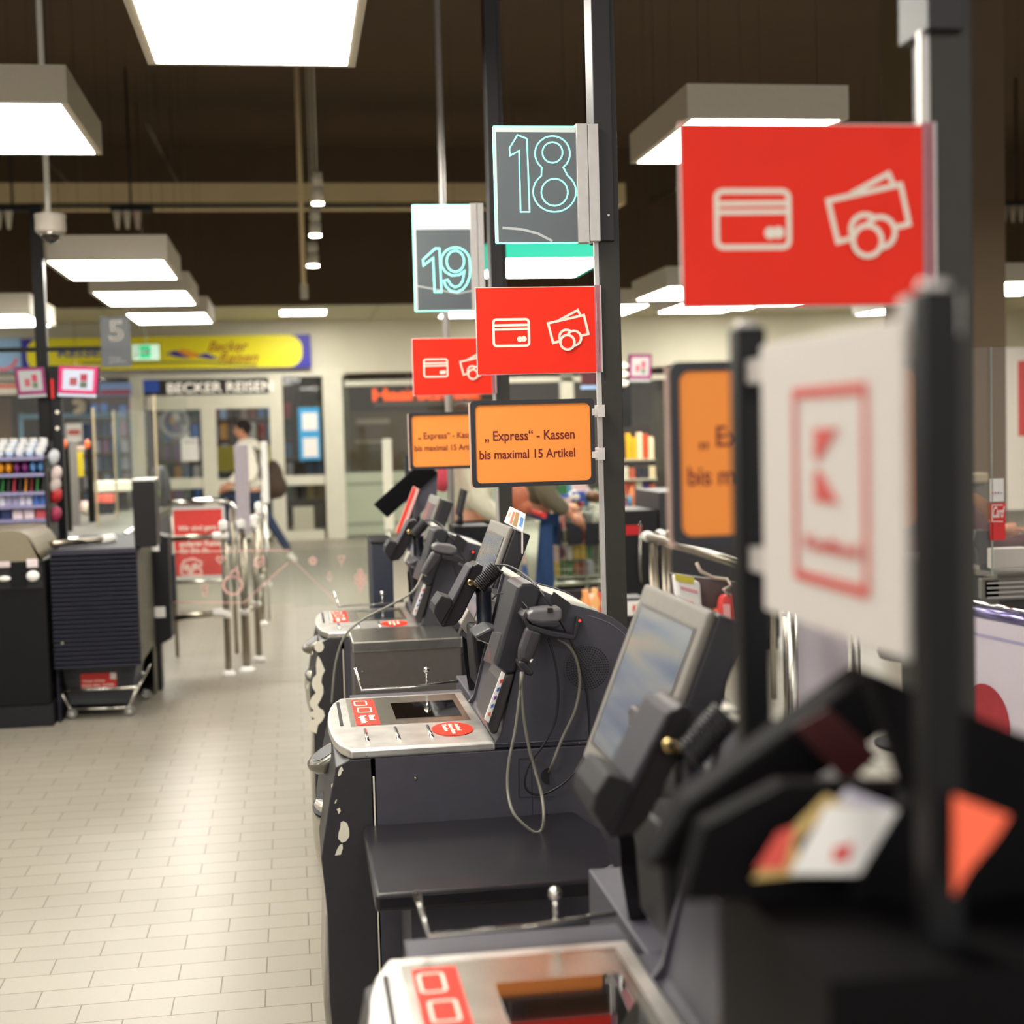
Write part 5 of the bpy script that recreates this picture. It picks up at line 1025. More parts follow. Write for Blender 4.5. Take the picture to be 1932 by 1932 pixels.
small('till_hood', 'cream till hood beyond the conveyor belt', 'till', 175, 908, 245, 928, 12.9, CREAM, .3, bev=.01)
r_ = pxb(175, 908, 245, 928, 12.9); tag(MB().box((r_[0] + .03, 13.0, .93), (r_[2] - .03, 13.15, r_[1])).build('till_base', DARK), 'dark till base between conveyor and cream hood', 'till')
for i, (x0_, x1_) in enumerate(((178, 190), (193, 214))): small('tray', ('small' if i == 0 else 'wide') + ' coral red tray under the cream till hood', 'tray', x0_, 933, x1_, 949, 12.4, cm('#e06a5a'), .1)
r_ = pxb(178, 949, 214, 970, 12.4); tag(MB().box((r_[0], 12.41, .93), (r_[2], 12.49, r_[3])).build('tray_stand', DARK), 'dark stand under the two coral red trays', 'stand')
for i, (x, y0_, y1_, Y) in enumerate(((175, 770, 950, 10.6), (213, 775, 955, 11.6), (290, 745, 880, 13.5))):
    p = at(x, y1_, Y); q = at(x, y0_, Y); t = thing('glass_screen', (p.x, Y, 0), 'clear cashier screen with thin tan edge, %s from left' % ('first', 'second', 'third')[i], 'glass screen', 'clear cashier screens')
    MB().box((q.x - .008, Y, .93 if i < 2 else .5), (q.x + .008, Y + .012, q.z)).build('edge_profile', cm('#a8987a'), t); MB().box((q.x + .008, Y + .002, .9), (q.x + .3, Y + .007, q.z - .02)).build('pane', PANE, t)
    if i == 2: MB().box((q.x - .02, Y - .02, 0), (q.x + .02, Y + .03, .5)).build('stand', BLACK, t)
# goods and dark bag near the red banner
c = at(302, 900, 14.0); t = thing('jacket_bag', c, 'dark bag standing behind the black pillar box', 'bag')
MB().lathe((c.x, c.y, at(302, 950, 14).z), [(.09, 0), (.10, .15), (.08, .3), (.05, .36)], n=14).build('bag', cm('#2a2a30'), t)
MB().box((c.x - .1, 13.95, 0), (c.x + .1, 14.1, at(302, 950, 14).z)).build('base', cm('#3a3a36'), t)
o = MB().ball(at(287, 930, 13.9), (.07, .07, .08)).build('bundle', cm('#8ac040')); tag(o, 'bright green bundle beside the dark bag', 'bundle')
# ================================================================== PEOPLE
def skin_mesh(name, nodes, edges, m, parent, root=0, sub=2):
    org = origin_of(parent); me = bpy.data.meshes.new(name); me.from_pydata([tuple(Vector(n[0]) - org) for n in nodes], edges, []); me.materials.append(m)
    o = bpy.data.objects.new(name, me); COL.objects.link(o); o.parent = parent
    sk = o.modifiers.new('skin', 'SKIN'); sk.use_smooth_shade = True
    for i, n in enumerate(nodes):
        r = n[1]; r = (r, r) if not isinstance(r, tuple) else r
        me.skin_vertices[0].data[i].radius = r; me.skin_vertices[0].data[i].use_root = (i == root)
    ss = o.modifiers.new('smooth', 'SUBSURF'); ss.levels = sub; ss.render_levels = sub
    return o
SKIN = mat('skin', '#c98f70', .55, var=.04)
def person(label, J, jacket, trousers, shoes, hair, face_dir, group=None, jm=None, extra=None):
    """J: dict of joints"""
    t = thing('person', (J['pelvis'].x, J['pelvis'].y, 0), label, 'person', group)
    names = ['pelvis', 'chest', 'neck', 'head', 'lsh', 'lel', 'lha', 'rsh', 'rel', 'rha', 'lhip', 'lkn', 'lan', 'rhip', 'rkn', 'ran']
    rad = dict(pelvis=.11, chest=.11, neck=.05, head=.07, lsh=.055, lel=.04, lha=.025, rsh=.055, rel=.04, rha=.025, lhip=.08, lkn=.052, lan=.035, rhip=.08, rkn=.052, ran=.035)
    ix = {n: i for i, n in enumerate(names)}
    E = [('pelvis', 'chest'), ('chest', 'neck'), ('neck', 'head'), ('chest', 'lsh'), ('lsh', 'lel'), ('lel', 'lha'), ('chest', 'rsh'), ('rsh', 'rel'), ('rel', 'rha'), ('pelvis', 'lhip'), ('lhip', 'lkn'), ('lkn', 'lan'), ('pelvis', 'rhip'), ('rhip', 'rkn'), ('rkn', 'ran')]
    skin_mesh('body', [(J[n], rad[n]) for n in names], [(ix[a], ix[c]) for a, c in E], SKIN, t)
    up = ['pelvis', 'chest', 'neck', 'lsh', 'lel', 'lwr', 'rsh', 'rel', 'rwr']
    JJ = dict(J); JJ['lwr'] = J['lel'].lerp(J['lha'], .85); JJ['rwr'] = J['rel'].lerp(J['rha'], .85); JJ['neck'] = J['chest'].lerp(J['neck'], .8)
    rj = dict(pelvis=(.19, .18), chest=(.2, .19), neck=(.1, .1), lsh=.1, lel=.075, lwr=.05, rsh=.1, rel=.075, rwr=.05); iu = {n: i for i, n in enumerate(up)}
    Eu = [('pelvis', 'chest'), ('chest', 'neck'), ('chest', 'lsh'), ('lsh', 'lel'), ('lel', 'lwr'), ('chest', 'rsh'), ('rsh', 'rel'), ('rel', 'rwr')]
    skin_mesh('jacket', [(JJ[n] + (Vector((0, 0, .04)) if n == 'pelvis' else Vector((0, 0, 0))), rj[n]) for n in up], [(iu[a], iu[c]) for a, c in Eu], jm or cm(jacket, .8), t)
    lo = ['pelvis', 'lhip', 'lkn', 'lan', 'rhip', 'rkn', 'ran']; rl = dict(pelvis=.125, lhip=.095, lkn=.065, lan=.05, rhip=.095, rkn=.065, ran=.05); il = {n: i for i, n in enumerate(lo)}
    skin_mesh('trousers', [(J[n], rl[n]) for n in lo], [(0, 1), (1, 2), (2, 3), (0, 4), (4, 5), (5, 6)], cm(trousers, .8), t)
    fd = Vector(face_dir).normalized()
    for n, nm in (('lan', 'lft'), ('ran', 'rft')):
        a = J[n]; toe = J.get(nm) or a + fd * .16 + Vector((0, 0, -.06)); heel = a + Vector((0, 0, -.05)) - (toe - a).normalized() * .03
        skin_mesh('shoe', [(heel, .042), (a.lerp(toe, .5) + Vector((0, 0, -.03)), .045), (toe, .035)], [(0, 1), (1, 2)], cm(shoes, .6), t, sub=1)
    h = J['head'] + Vector((0, 0, .04)); side = fd.cross(Vector((0, 0, 1))).normalized()
    MB().ball(h, (.082, .082, .112), 20, 12).build('head', SKIN, t)
    b = MB(); b.ball(h - fd * .026 + Vector((0, 0, .034)), (.097, .099, .1), 18, 12); hr = b.build('hair', cm(hair, .8), t)
    MB().ball(h + fd * .085 + Vector((0, 0, -.01)), (.014, .014, .022), 8, 6).build('nose', SKIN, t)
    b = MB()
    for s_ in (-1, 1): b.ball(h + fd * .074 + side * s_ * .03 + Vector((0, 0, .012)), .009, 8, 6)
    b.build('eyes', INK, t)
    b = MB(); b.ball(h + fd * .076 + Vector((0, 0, -.052)), (.02, .02, .007), 8, 5); b.build('mouth', cm('#a05048'), t)
    b = MB()
    for s_ in (-1, 1): b.ball(h + side * s_ * .083, (.014, .014, .03), 8, 6)
    b.build('ears', SKIN, t)
    for n in ('lha', 'rha'):      # palm, four fingers and a thumb
        a = J[n]; e = J['lel' if n == 'lha' else 'rel']; d = (a - e).normalized(); s2 = d.cross(Vector((0, 0, 1))); s2 = s2.normalized() if s2.length > .1 else side; dn = d.cross(s2)
        b = MB(); b.tube([a, a + d * .045, a + d * .085], [.024, .036, .032], 10)
        for k in range(4):
            r0 = a + d * .075 + s2 * (-.025 + k * .0165); ln = (.062, .074, .068, .052)[k]
            b.tube([r0, r0 + d * ln * .5 + dn * .008, r0 + d * ln * .8 + dn * .03], [.0088, .008, .006], 7)
        b.tube([a + d * .02 - s2 * .022, a + d * .05 - s2 * .05, a + d * .075 - s2 * .052 + dn * .015], [.011, .0095, .007], 7)
        b.build('hand', SKIN, t)
    return t
Yp = 17.4
def pj_(x, y, dy=0): return at(x, y, Yp + dy)
J = dict(pelvis=pj_(478, 935), chest=pj_(470, 868), neck=pj_(463, 832), head=pj_(456, 818), lsh=pj_(476, 848, -.17), lel=pj_(478, 900, -.2), lha=pj_(436, 918, -.2), rsh=pj_(470, 846, .17), rel=pj_(455, 895, .2), rha=pj_(428, 915, .15),
         lhip=pj_(482, 943, -.09), lkn=pj_(512, 988, -.1), lan=pj_(546, 1040, -.08), lft=pj_(560, 1060, -.08), rhip=pj_(474, 940, .09), rkn=pj_(420, 940, .1), ran=pj_(432, 1030, .1), rft=pj_(412, 1048, .1))
t = person('person in white jacket and jeans striding left past the shop doors', J, '#f4efe0', '#26344e', '#e0dcd0', '#1c1210', (-1, -.1, 0))
MB().ball(pj_(468, 840), (.14, .14, .09), 16, 8).build('collar', cm('#f4efe0', .8), t)
b = MB(); c = pj_(516, 905); b.ball(c, (.12, .15, .24), 16, 10); b.ball(c + Vector((.05, 0, -.08)), (.11, .14, .15), 14, 8); bp = tag(b.build('backpack', cm('#453428', .7)), 'dark brown backpack on the back of the striding person', 'backpack')
MB().tube([pj_(500, 880, -.17), pj_(488, 850, -.2), pj_(478, 842, -.2), pj_(486, 870, -.22), pj_(495, 905, -.17)], .022, 8).build('strap', cm('#453428', .7), bp)
b_ = None
# two shoppers behind the sharp Express sign, heads hidden by the signs
def stand(x, Y, h=1.74, fd=(-1, 0, 0), lean=0):
    X = at(x, 900, Y).x; v = lambda a, b_, z: Vector((X + a, Y + b_, z * h / 1.74)); f = fd[0]
    return dict(pelvis=v(0, 0, .95), chest=v(lean * .5, 0, 1.28), neck=v(lean, 0, 1.47), head=v(lean * 1.1, 0, 1.58), lsh=v(lean * .6, -.19, 1.4), lel=v(.02, -.24, 1.12), lha=v(f * .2, -.2, .98), rsh=v(lean * .6, .19, 1.4), rel=v(.02, .24, 1.12), rha=v(f * .24, .2, 1.02),
                lhip=v(0, -.09, .9), lkn=v(f * .03, -.1, .5), lan=v(0, -.1, .1), rhip=v(0, .09, .9), rkn=v(f * .06, .1, .5), ran=v(f * .05, .1, .1))
t = person('shopper in pale quilted jacket behind the silver pole, head hidden by signs', stand(885, 9.0, 1.72, (1, 0, 0)), '#cfcab4', '#3a3c40', '#2c2620', '#4a3626', (1, 0, 0))
sc_ = MB().tube([at(838, 790, 8.9), at(842, 850, 8.78), at(838, 900, 8.78), at(832, 925, 8.8)], [.03, .05, .05, .035], 10).build('scarf', cm('#d04858', .8)); tag(sc_, 'long coral red scarf on the shopper in the pale jacket', 'scarf')
t = person('shopper in olive jacket and jeans beside the full trolley', stand(1012, 9.5, 1.72, (1, 0, 0)), '#6a6452', '#2a4a78', '#2c2620', '#2c2018', (1, 0, 0))
b = MB(); c = at(972, 938, 9.0); b.ball(c, (.09, .06, .095), 16, 10); b.ball(c + Vector((.03, 0, -.06)), (.075, .05, .06), 14, 8); hb = b.build('handbag', cm('#b5694a', .5)); tag(hb, 'tan leather handbag hanging beside the shopper in the olive jacket', 'handbag')
MB().tube([c + Vector((-.05, 0, .08)), c + Vector((-.03, 0, .25)), c + Vector((.03, .05, .45))], .008, 8).build('strap', cm('#7a4430'), hb)
# cashier at the far right, seated, head bent
Y5 = 6.35; hc = at(1838, 992, Y5); v = lambda a, b_, z: Vector((hc.x + a, Y5 + b_, z))
Jc = dict(pelvis=v(-.28, 0, .62), chest=v(-.17, 0, .98), neck=v(-.05, 0, 1.14), head=Vector((hc.x + .0, Y5, hc.z - .03)), lsh=v(-.15, -.18, 1.08), lel=v(.0, -.24, .92), lha=v(.22, -.18, .98), rsh=v(-.15, .18, 1.08), rel=v(.0, .24, .92), rha=v(.22, .18, .98),
          lhip=v(-.24, -.1, .6), lkn=v(.05, -.1, .5), lan=v(.05, -.1, .1), rhip=v(-.24, .1, .6), rkn=v(.05, .1, .5), ran=v(.05, .1, .1))
person('person with light brown hair bent over the till at the right edge', Jc, '#4a1c1c', '#222226', '#1c1a1a', '#7a5230', (.8, 0, -.6))
t = thing('stool', (hc.x - .28, Y5, 0), 'dark stool under the seated person at the till', 'stool'); MB().lathe((hc.x - .3, Y5, .42), [(.17, 0), (.18, .03), (.17, .06)]).build('seat', BLACK, t); MB().tube([(hc.x - .3, Y5, .02), (hc.x - .3, Y5, .42)], .02).build('column', STEEL, t); MB().lathe((hc.x - .3, Y5, 0), [(.2, 0), (.2, .015), (.03, .03)]).build('foot', BLACK, t)
# ================================================================== SHOPPING TROLLEYS
def trolley(label, x0, x1, Y, zb=.48, zt=.98):
    A = at(x0, 1000, Y).x; B = at(x1, 1000, Y).x; t = thing('shopping_trolley', ((A + B) / 2, Y, 0), label, 'shopping trolley', 'wire shopping trolleys'); D = .5
    WIRE = mat('trolley_wire', '#c4c8b4', .3, .6, var=.03)
    b = MB()
    for z in (zb, zb + .06, zb + .25, zt - .03, zt): r = .008 if z in (zt, zb) else .004; k = .05 * (zt - z) / (zt - zb); b.tube([(A + k, Y, z), (B - k, Y, z), (B - k, Y + D, z), (A + k, Y + D, z)], r, 6, closed=True)
    n = 17
    for i in range(n + 1):
        s_ = i / n; b.tube([(A + (B - A) * s_, Y, zt), (A + .05 + (B - A - .1) * s_, Y, zb)], .0028, 5); b.tube([(A + (B - A) * s_, Y + D, zt), (A + .05 + (B - A - .1) * s_, Y + D, zb)], .0028, 5); b.tube([(A + .05 + (B - A - .1) * s_, Y, zb), (A + .05 + (B - A - .1) * s_, Y + D, zb)], .0028, 5)
    for i in range(9): b.tube([(A, Y + D * i / 9, zt), (A + .05, Y + D * i / 9, zb)], .0028, 5); b.tube([(B, Y + D * i / 9, zt), (B - .05, Y + D * i / 9, zb)], .0028, 5)
    b.build('wire_basket', WIRE, t)
    b = MB()
    for yy in (Y + .03, Y + D - .03): b.tube([(B - .02, yy, zt), (B - .06, yy, .12), (A + .08, yy, .12)], .011, 8); b.tube([(A + .1, yy, zb), (A + .12, yy, .12)], .01, 8)
    b.tube([(A + .06, Y + .03, .12), (A + .06, Y + D - .03, .12)], .011, 8); b.tube([(A + .04, Y - .01, zb - .04), (B - .04, Y - .01, zb - .04)], .016, 8); b.build('frame', WIRE, t)
    MB().tube([(B + .03, Y, zt + .04), (B + .03, Y + D, zt + .04)], .018, 10).build('handle', cm('#c02a24'), t)
    for yy in (Y + .03, Y + D - .03):
        for xx in (A + .1, B - .08): MB().lathe((xx, yy - .012, .055), [(.05, 0), (.055, .004), (.055, .02), (.05, .024)], (0, 1, 0), n=16).build('wheel', cm('#3a3a3a'), t); MB().tube([(xx, yy, .055), (xx, yy, .12)], .01).build('fork', WIRE, t)
    return A, B, D
GC = ['#c03838', '#3a5aa8', '#d8b840', '#e0dcd0', '#3a7a4a', '#d87a38', '#8a3a6a', '#6a4a30', '#c8d0d8', '#28282c', '#e8c8c0', '#4a8ab0']
def fill(A, B, Y, D, z0, layers, where, nx=6):
    for l in range(layers):
        for i in range(nx):
            for j in range(2):
                xx = A + .09 + (B - A - .18) * (i + .5) / nx; yy = Y + .1 + j * .26; zz = z0 + l * .115; c_ = random.choice(GC); k = random.random()
                s_ = (B - A - .18) / nx * .46
                if k < .5: o = MB().box((xx - s_, yy - .08, zz), (xx + s_, yy + .08, zz + .1)).build('grocery_box', cm(c_), bevel=.004)
                elif k < .8: o = MB().lathe((xx, yy, zz), [(s_ * .8, 0), (s_ * .85, .07), (s_ * .4, .1), (s_ * .4, .112)], n=12).build('grocery_bottle', cm(c_))
                else: o = MB().ball((xx, yy, zz + .05), (s_, .07, .05), 10, 7).build('grocery_bag', cm(c_))
                tag(o, 'one of the many colourful grocery items piled ' + where, 'grocery item', 'groceries ' + where)
A, B, D = trolley('wire trolley piled with groceries left of the sharp black post', 1020, 1143, 10.0); fill(A, B, 10.0, D, .49, 5, 'in the full trolley beside the black post')
for i, x in enumerate((1045, 1085, 1118)):
    p = at(x, 1028, 9.985); o = MB().box((p.x - .055, 9.985 - .01, p.z), (p.x + .055, 9.992, p.z + .16)).build('crate', cm('#24252c')); tag(o, 'dark crate hooked to the front of the full trolley, %s' % ('left one', 'middle one', 'right one')[i], 'crate', 'dark crates on the trolley')
A2, B2, D2 = trolley('second wire trolley partly hidden behind the middle screen', 985, 1018, 8.6); fill(A2, B2, 8.6, D2, .49, 4, 'in the narrow trolley behind the screen', 1)
# goods on the belt behind the trolley
for i in range(16):
    xx = A + .06 + (B - A - .12) * ((i * 7) % 16 + .5) / 16; yy = 10.08 + (i % 3) * .15; zz = 1.055 + (.06 if i % 4 == 0 else 0); c_ = random.choice(GC)
    o = MB().ball((xx, yy, zz), (.055, .05, .045), 10, 7).build('grocery_bag', cm(c_)) if i % 2 else MB().box((xx - .05, yy - .04, zz - .04), (xx + .05, yy + .04, zz + .04)).build('grocery_box', cm(c_), bevel=.006)
    tag(o, 'one of the many colourful grocery items heaped on top of the full trolley', 'grocery item', 'groceries heaped on the trolley')
t = thing('far_checkout', at(1100, 950, 11.2), 'dark checkout counter with goods on its belt behind the full trolley', 'counter')
X0 = at(1020, 950, 11.2).x; X1 = at(1245, 950, 11.2).x; zz = at(1100, 962, 11.2).z
MB().box((X0, 11.2, 0), (X1, 11.9, zz - .04)).build('body', _M['cabinet_black'], t, bevel=.005); MB().box((X0, 11.18, zz - .04), (X1, 11.92, zz)).build('belt', _M['belt_grey'], t)
for i in range(26):
    xx = X0 + .05 + (X1 - X0 - .1) * (i + .5) / 26; c_ = random.choice(GC); yy = 11.3 + random.uniform(0, .4)
    hgt = random.uniform(.06, .17)
    o = (MB().lathe((xx, yy, zz), [(.026, 0), (.028, hgt * .7), (.012, hgt * .8), (.012, hgt)], n=10) if i % 2 else MB().box((xx - .03, yy - .03, zz), (xx + .03, yy + .03, zz + hgt))).build('grocery_item', cm(c_)); tag(o, 'small grocery item on the belt behind the full trolley', 'grocery item', 'groceries on the far belt')
def shelfset(label, x0, x1, y0, y1, Y, nrow, ncol, cols, where, dark='#2a2622'):
    a, c, d, e = pxb(x0, y0, x1, y1, Y); t = thing('snack_rack', ((a + d) / 2, Y, 0), label, 'shelf')
    MB().box((a, Y + .2, 0), (d, Y + .23, e)).build('back_board', cm(dark), t); MB().box((a, Y + .02, 0), (d, Y + .2, c - .02)).build('base', cm(dark), t)
    for r in range(nrow):
        z = c + (e - c) * r / nrow; MB().box((a, Y, z - .015), (d, Y + .2, z)).build('shelf_board', cm('#b8b4a0'), t)
        for k in range(ncol):
            xx = a + (d - a) * (k + .5) / ncol; w_ = (d - a) / ncol * .44; o = MB().box((xx - w_, Y + .04, z), (xx + w_, Y + .09, z + (e - c) / nrow * random.uniform(.6, .85))).build('snack_pack', cm(random.choice(cols)), bevel=.004)
            tag(o, 'snack pack standing on the ' + where, 'snack pack', 'snack packs on the ' + where)
shelfset('snack rack with yellow and orange packs right of the sharp post', 1150, 1236, 805, 866, 12.2, 1, 8, ['#e8b020', '#c84a20', '#f0d8b0', '#3a2a1a', '#c8a0a0', '#d83028'], 'yellow rack right of the sharp post')
shelfset('low dark rack with blue and yellow packs below the yellow rack', 1150, 1240, 872, 935, 11.95, 2, 7, ['#3a2a6a', '#d8c8a0', '#30303a', '#b85a40', '#c8c8b0'], 'dark rack below the yellow one')
screen('small grey screen with magenta border beyond the sharp post', [(1187, 668), (1230, 668), (1229, 722), (1185, 722)], 12.79, dim=0)
a = at(1180, 700, 12.8); t = thing('lamp_column', (a.x, 12.8, 0), 'black column with three white lamps beside the small grey screen', 'column')
MB().box((a.x - .05, 12.8, 0), (a.x + .05, 12.9, at(1180, 690, 12.8).z)).build('column', BLACK, t); MB().box((a.x, 12.84, at(1180, 700, 12.8).z), (a.x + .2, 12.87, at(1180, 695, 12.8).z)).build('arm', BLACK, t)
for y in (690, 706, 723): MB().ball(at(1176, y, 12.75), (.05, .03, .03), 12, 8).build('lamp', mat('indicator_lit', '#e8e0d0'), t)
# screens behind the red signs
ms = board('menu_screen', 'dark red lit screen under the sharp red sign beside the post', 'screen', 1098, 703, 1137, 726, 13.5, cm('#5a1420'), .05, [(1096, 728, 1137, 733)], mat('blue_lit', '#a8c8f0', .3, emit='#a8c8f0', strength=.8, var=0), 'blue_strip')
q = at(1118, 705, 13.52); MB().tube([q, (q.x, q.y, 5.3)], .015, 8).build('hanger', BLACK, ms)
# ================================================================== RIGHT MIDDLE: cabinets, railings, bags
def cab_box(label, x0, x1, y0, Y, dep, m, y1=None):
    a = at(x0, 1050, Y).x; c = at(x1, 1050, Y).x; z = at((x0 + x1) / 2, y0, Y).z
    t = thing('service_cabinet', ((a + c) / 2, Y, 0), label, 'cabinet'); MB().box((a, Y, .08), (c, Y + dep, z)).build('body', m, t, bevel=.006); MB().box((a + .01, Y + .01, 0), (c - .01, Y + dep - .01, .08)).build('plinth', BLACK, t); return t
tcab = cab_box('black cabinet with a small red label right of the sharp post', 1178, 1243, 962, 9.3, .5, mat('deep_black', '#0c0b0d', .4))
b = MB(); pbox(b, 1180, 991, 1211, 1009, 9.29, .006); b.build('red_label', cm('#c01a1e'), tcab)
MB().tube([at(1208, 985, 9.27), at(1207, 1070, 9.27), at(1210, 1100, 9.27)], .006).build('steel_cord', STEEL, tcab)
cab_box('wide charcoal cabinet behind the angled railing', 1246, 1470, 925, 9.3, .7, mat('charcoal', '#2c2c30', .45))
t = thing('price_card', at(1198, 1160, 7.9), 'white K logo card on a dark block right of the sharp post', 'card')
b = MB(); pbox(b, 1184, 1134, 1213, 1161, 7.9, .01); b.build('card', PAPER, t); text('K', ypl(7.895), px(1194, 1154, 7.895)[0], px(1194, 1154, 7.895)[1], px(1203, 1141, 7.895)[0], px(1203, 1141, 7.895)[1], cm('#e03a3a'), t, bold=.05)
a = at(1180, 1165, 7.92); c = at(1216, 1165, 7.92); MB().box((a.x, 7.915, 0), (c.x, 8.1, at(1198, 1128, 7.92).z)).build('block', DARK, t)
# oranges juice bottles low by the hood
for i, (x, y, c_) in enumerate(((1105, 1125, '#f0a060'), (1122, 1122, '#f0b070'), (1135, 1130, '#c83028'), (1118, 1132, '#e8d8c0'))):
    p = at(x, y, 8.6); o = MB().lathe((p.x, 8.6, p.z - .2), [(.04, 0), (.045, .15), (.02, .2), (.022, .24)], n=12).build('juice_bottle', cm(c_)); tag(o, ('orange capped', 'peach', 'red', 'cream')[i] + ' bottle low behind the hood of the sharp self checkout', 'bottle', 'bottles behind the hood')
t = thing('low_shelf', at(1120, 1150, 8.6), 'dark low shelf holding bottles behind the sharp self checkout', 'shelf'); p = at(1120, 1125, 8.6); MB().box((p.x - .2, 8.5, 0), (p.x + .13, 8.8, p.z - .2)).build('block', BLACK, t, bevel=.005); MB().box((p.x - .2, 8.79, 0), (p.x + .13, 8.83, p.z + .02)).build('back', DARK, t)
cn = atz(1222, 1012, 1.0); d1 = atz(1405, 990, 1.0); d2 = atz(1412, 1068, 1.0)
t = thing('angled_railing', (cn.x, cn.y, 0), 'stainless railing corner with white joints right of the sharp post', 'railing')
for dd, nm in ((d1, 'far_rail'), (d2, 'near_rail')): MB().tube([cn, cn + (dd - cn) * 1.4], .02, 14).build(nm, POSTM, t)
for q, s_ in ((cn, .0), (cn, .12), (cn, .3)): p = cn.lerp(d1, s_); MB().ball(p, (.032, .04, .028), 14, 8).build('joint', WHITE, t)
for k, (x, Y_) in enumerate(((1230, cn.y), (1237, cn.y + .05), (1254, cn.y - .25), (1263, cn.y - .2))): p = at(x, 1040, Y_); MB().tube([(p.x, Y_, 0), (p.x, Y_, .985)], .013, 12).build('post', POSTM, t)
for dd in (d1, d2): p = cn + (dd - cn) * 1.3; MB().tube([(p.x, p.y, 0), (p.x, p.y, 1.0)], .02, 12).build('end_post', STEEL, t)
def bag(label, quad, Y, m, marks):
    t = thing('carrier_bag', at(quad[0][0], quad[2][1], Y), label, 'bag', 'carrier bags by the railing'); MB().prism([at(x, y, Y) for x, y in quad], (0, .05, 0)).build('bag', m, t, bevel=.012)
    for qd, c_, nm in marks: MB().prism([at(x, y, Y - .004) for x, y in qd], (0, .003, 0)).build(nm, cm(c_), t)
bag('white carrier bag with orange square logo hanging by the railing', [(1272, 1084), (1322, 1098), (1328, 1180), (1282, 1165)], 5.2, PAPER, [([(1292, 1134), (1308, 1136), (1310, 1156), (1294, 1152)], '#f07a4a', 'logo'), ([(1273, 1082), (1310, 1090), (1308, 1102), (1275, 1096)], '#d0c040', 'yellow_top'), ([(1284, 1106), (1316, 1114), (1316, 1120), (1285, 1112)], '#e0a0a8', 'pink_print')])
bag('red and white bag hanging right of the white carrier bag', [(1362, 1124), (1384, 1120), (1392, 1190), (1350, 1186)], 5.2, cm('#e04a48'), [([(1364, 1140), (1378, 1140), (1380, 1170), (1366, 1170)], '#f0b0b0', 'pale_print')])
bag('small orange bag beside the red and white bag', [(1348, 1148), (1362, 1150), (1360, 1188), (1346, 1184)], 5.21, cm('#f0845a'), [])
t = thing('bag_rack', at(1310, 1120, 5.35), 'dark rack behind the hanging carrier bags', 'rack'); MB().prism([at(1266, 1082, 5.26), at(1400, 1100, 5.26), at(1400, 1230, 5.26), at(1280, 1200, 5.26)], (0, .04, 0)).build('back_board', cm('#5a4c4c'), t); p = at(1340, 1200, 5.28); MB().box((p.x - .05, 5.27, 0), (p.x + .05, 5.3, p.z)).build('leg', BLACK, t)
b = MB(); b.tube([at(1314, 1062, 5.24), at(1322, 1078, 5.24), at(1345, 1090, 5.24), at(1372, 1093, 5.24), at(1380, 1105, 5.2), at(1365, 1112, 5.19), at(1376, 1124, 5.2)], .007, 8); tag(b.build('rope', cm('#b8a898')), 'beige rope curling above the red and white bag', 'rope')
# white panelled barrier and trade counter at the right
def barrier(label, xa, ya0, ya1, Ya_, xb_, yb0, yb1, Yb_, extra=None):
    t = thing('white_barrier', at(xa, ya1, Ya_), label, 'barrier', 'white barrier panels'); a, b1, c, d = at(xa, ya0, Ya_), at(xb_, yb0, Yb_), at(xb_, yb1, Yb_), at(xa, ya1, Ya_)
    zt_ = (a.z + b1.z) / 2; n_ = Vector((b1.y - a.y, -(b1.x - a.x), 0)).normalized() * .02
    MB().prism([(a.x, a.y, 0.05), (b1.x, b1.y, .05), (b1.x, b1.y, zt_), (a.x, a.y, zt_)], n_).build('panel', mat('barrier_white', '#cfc6d0', .35, var=.01), t)
    return t, a, b1, zt_, n_
bt, a, b1, zt_, n_ = barrier('white barrier panel with a red disc and lilac metal rail at the right edge', 1790, 1150, 1360, 5.0, 1990, 1195, 1400, 4.4)
MB().tube([(a.x, a.y, zt_ + .02), (b1.x, b1.y, zt_ + .02)], .02, 12).build('top_rail', mat('lilac_metal', '#8f88b8', .25, .8), bt)
MB().tube([(a.x, a.y, zt_ + .05), (b1.x, b1.y, zt_ + .05)], .008, 8).build('thin_rail', CHROME, bt)
dn = (b1 - a).normalized(); dn.z = 0; dn.normalize(); pln = Pl((a.x, a.y, 0), dn, (0, 0, 1)); pc = at(1872, 1362, 4.75); uu = (Vector((pc.x, pc.y, 0)) - Vector((a.x, a.y, 0))).dot(dn)
b = MB(); L_ = .022; poly(b, pln, circ((uu, pc.z), .14, 32), .001, L_); b.build('red_disc', cm('#a8343c'), bt); b = MB(); stroke(b, pln, [(0, zt_ - .06), (1.2, zt_ - .06)], .012, lift=L_); b.build('lilac_line', cm('#a8a0c0'), bt)
barrier('pale barrier panel between two stainless tubes below the white sign', 1488, 1080, 1360, 5.6, 1598, 1090, 1365, 5.5)
for i, (x, r) in enumerate(((1477, .016), (1606, .018))):
    p = at(x, 1250, 5.5); t = thing('barrier_tube', (p.x, 5.5, 0), 'upright stainless tube at the %s side of the pale barrier panel' % ('left', 'right')[i], 'tube', 'tubes beside the pale panel'); MB().tube([(p.x, 5.45, 0), (p.x, 5.45, 1.05)], r, 14).build('tube', STEEL, t); MB().lathe((p.x, 5.45, 0), [(.05, 0), (.05, .01), (.02, .02)]).build('foot', STEEL, t)
    MB().lathe((p.x, 5.45, .78), [(r + .003, 0), (r + .003, .012)], n=14).build('collar', CHROME, t)
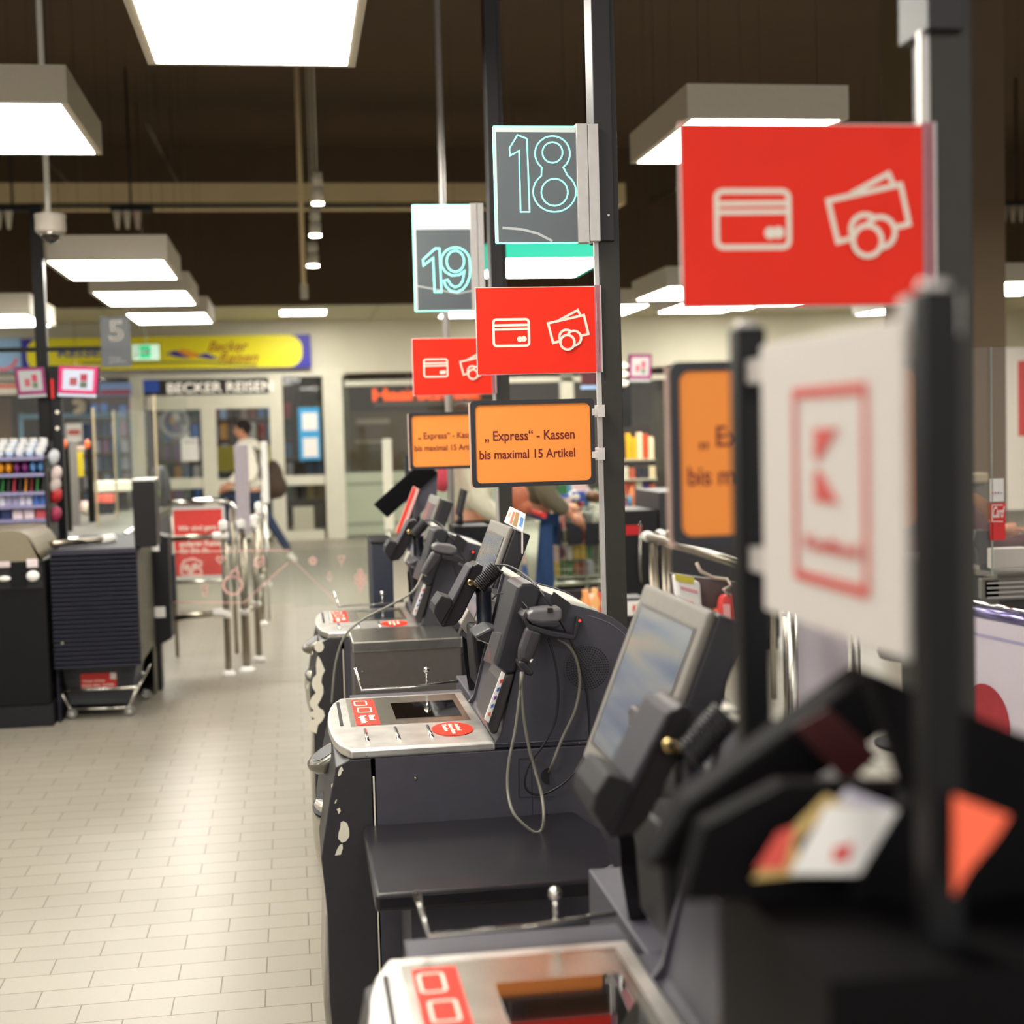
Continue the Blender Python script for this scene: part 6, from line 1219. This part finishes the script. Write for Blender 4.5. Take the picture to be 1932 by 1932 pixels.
# cashier desk
EDGEP = mat('edge_grey', '#77736a', .5, .1, var=.05)
YD = 5.3; a = at(1800, 1066, YD); zd = a.z; t = thing('cashier_desk', (a.x + .4, YD, 0), 'grey cashier desk with aluminium edges at the right frame edge', 'desk')
MB().box((a.x, 4.95, zd - .02), (a.x + 1.2, 5.9, zd)).build('desk_top', cm('#6f6c62'), t); MB().box((a.x + .02, 4.97, 0), (a.x + 1.2, 5.85, zd - .02)).build('body', cm('#3a3c3a'), t)
xm_ = at(1852, 1080, 4.95).x; MB().box((a.x, 4.93, zd - .09), (xm_ - .01, 4.96, zd - .015)).build('edge_profile', EDGEP, t, bevel=.004); MB().box((xm_, 4.93, zd - .10), (a.x + 1.2, 4.96, zd - .02)).build('edge_profile', EDGEP, t, bevel=.004)
for k in range(4): MB().box((xm_ + .01, 4.925, zd - .09 + k * .018), (a.x + 1.2, 4.93, zd - .084 + k * .018)).build('profile_rib', ALU, t)
t = thing('cashier_screen', at(1870, 1060, 4.9), 'tall clear acrylic screen with stickers in front of the till at right', 'glass screen')
xs_, zs_ = px(1872, 1066, 4.9); zt2 = at(1880, 655, 4.9).z; x9 = at(2020, 800, 4.9).x
MB().box((xs_ - .10, 4.9, zd), (x9, 4.906, zt2)).build('pane', glass('screen_acrylic', '#f8f6f3', .985), t)
MB().box((xs_ - .004, 4.892, zd), (xs_ + .0, 4.9, zt2)).build('edge', glass('edge_glass', '#c8d0c8', .5), t)
b = MB(); pbox(b, 1868, 903, 1894, 946, 4.892, .002); ws = b.build('white_sticker', PAPER, t)
for i, c_ in enumerate(('#f07030', '#3a4ac0', '#b02a40', '#8aa8d8')): p = at(1873 + i * 5.5, 930, 4.889); MB().box((p.x - .0025, 4.889, p.z - .003), (p.x + .0025, 4.891, p.z + .003)).build('logo', cm(c_), ws)
b = MB(); pbox(b, 1869, 949, 1897, 1019, 4.892, .002); rs = b.build('red_sticker', cm('#e03030'), t); plr = ypl(4.890)
text('Card', plr, px(1873, 975, 4.89)[0], px(1873, 977, 4.89)[1], px(1895, 955, 4.89)[0], px(1895, 955, 4.89)[1], PAPER, rs, slant=.4, bold=.02)
b = MB(); stroke(b, plr, [px(1892, 953, 4.89), px(1872, 953, 4.89), px(1872, 984, 4.89), px(1892, 984, 4.89)], .003); b.build('white_square', PAPER, rs)
t = thing('card_reader', at(1850, 1030, 5.0), 'black card reader tilted on the desk beside the bent head', 'card reader')
MB().prism([at(1836, 1022, 5.05), at(1842, 1002, 5.05), at(1866, 1000, 5.05), at(1868, 1062, 5.05), at(1850, 1068, 5.05), at(1846, 1040, 5.05)], (0, .08, 0)).build('body', DARK, t, bevel=.004); p = at(1858, 1068, 5.09); MB().tube([(p.x, 5.09, zd), (p.x, 5.09, p.z + .02)], .02).build('stem', DARK, t)
small('receipt_pad', 'white receipt pad standing on the desk behind the clear screen', 'paper', 1874, 1034, 1940, 1072, 5.0, PAPER, .05)
small('till_hood', 'cream rounded till back behind the clear screen', 'till', 1800, 893, 1866, 912, 7.4, cm('#a89c84'), .1, bev=.01)
o = small('till_partition', 'grey till partition behind the bent head at right', 'till', 1800, 912, 1892, 1060, 7.45, cm('#6e6a62'), .08)
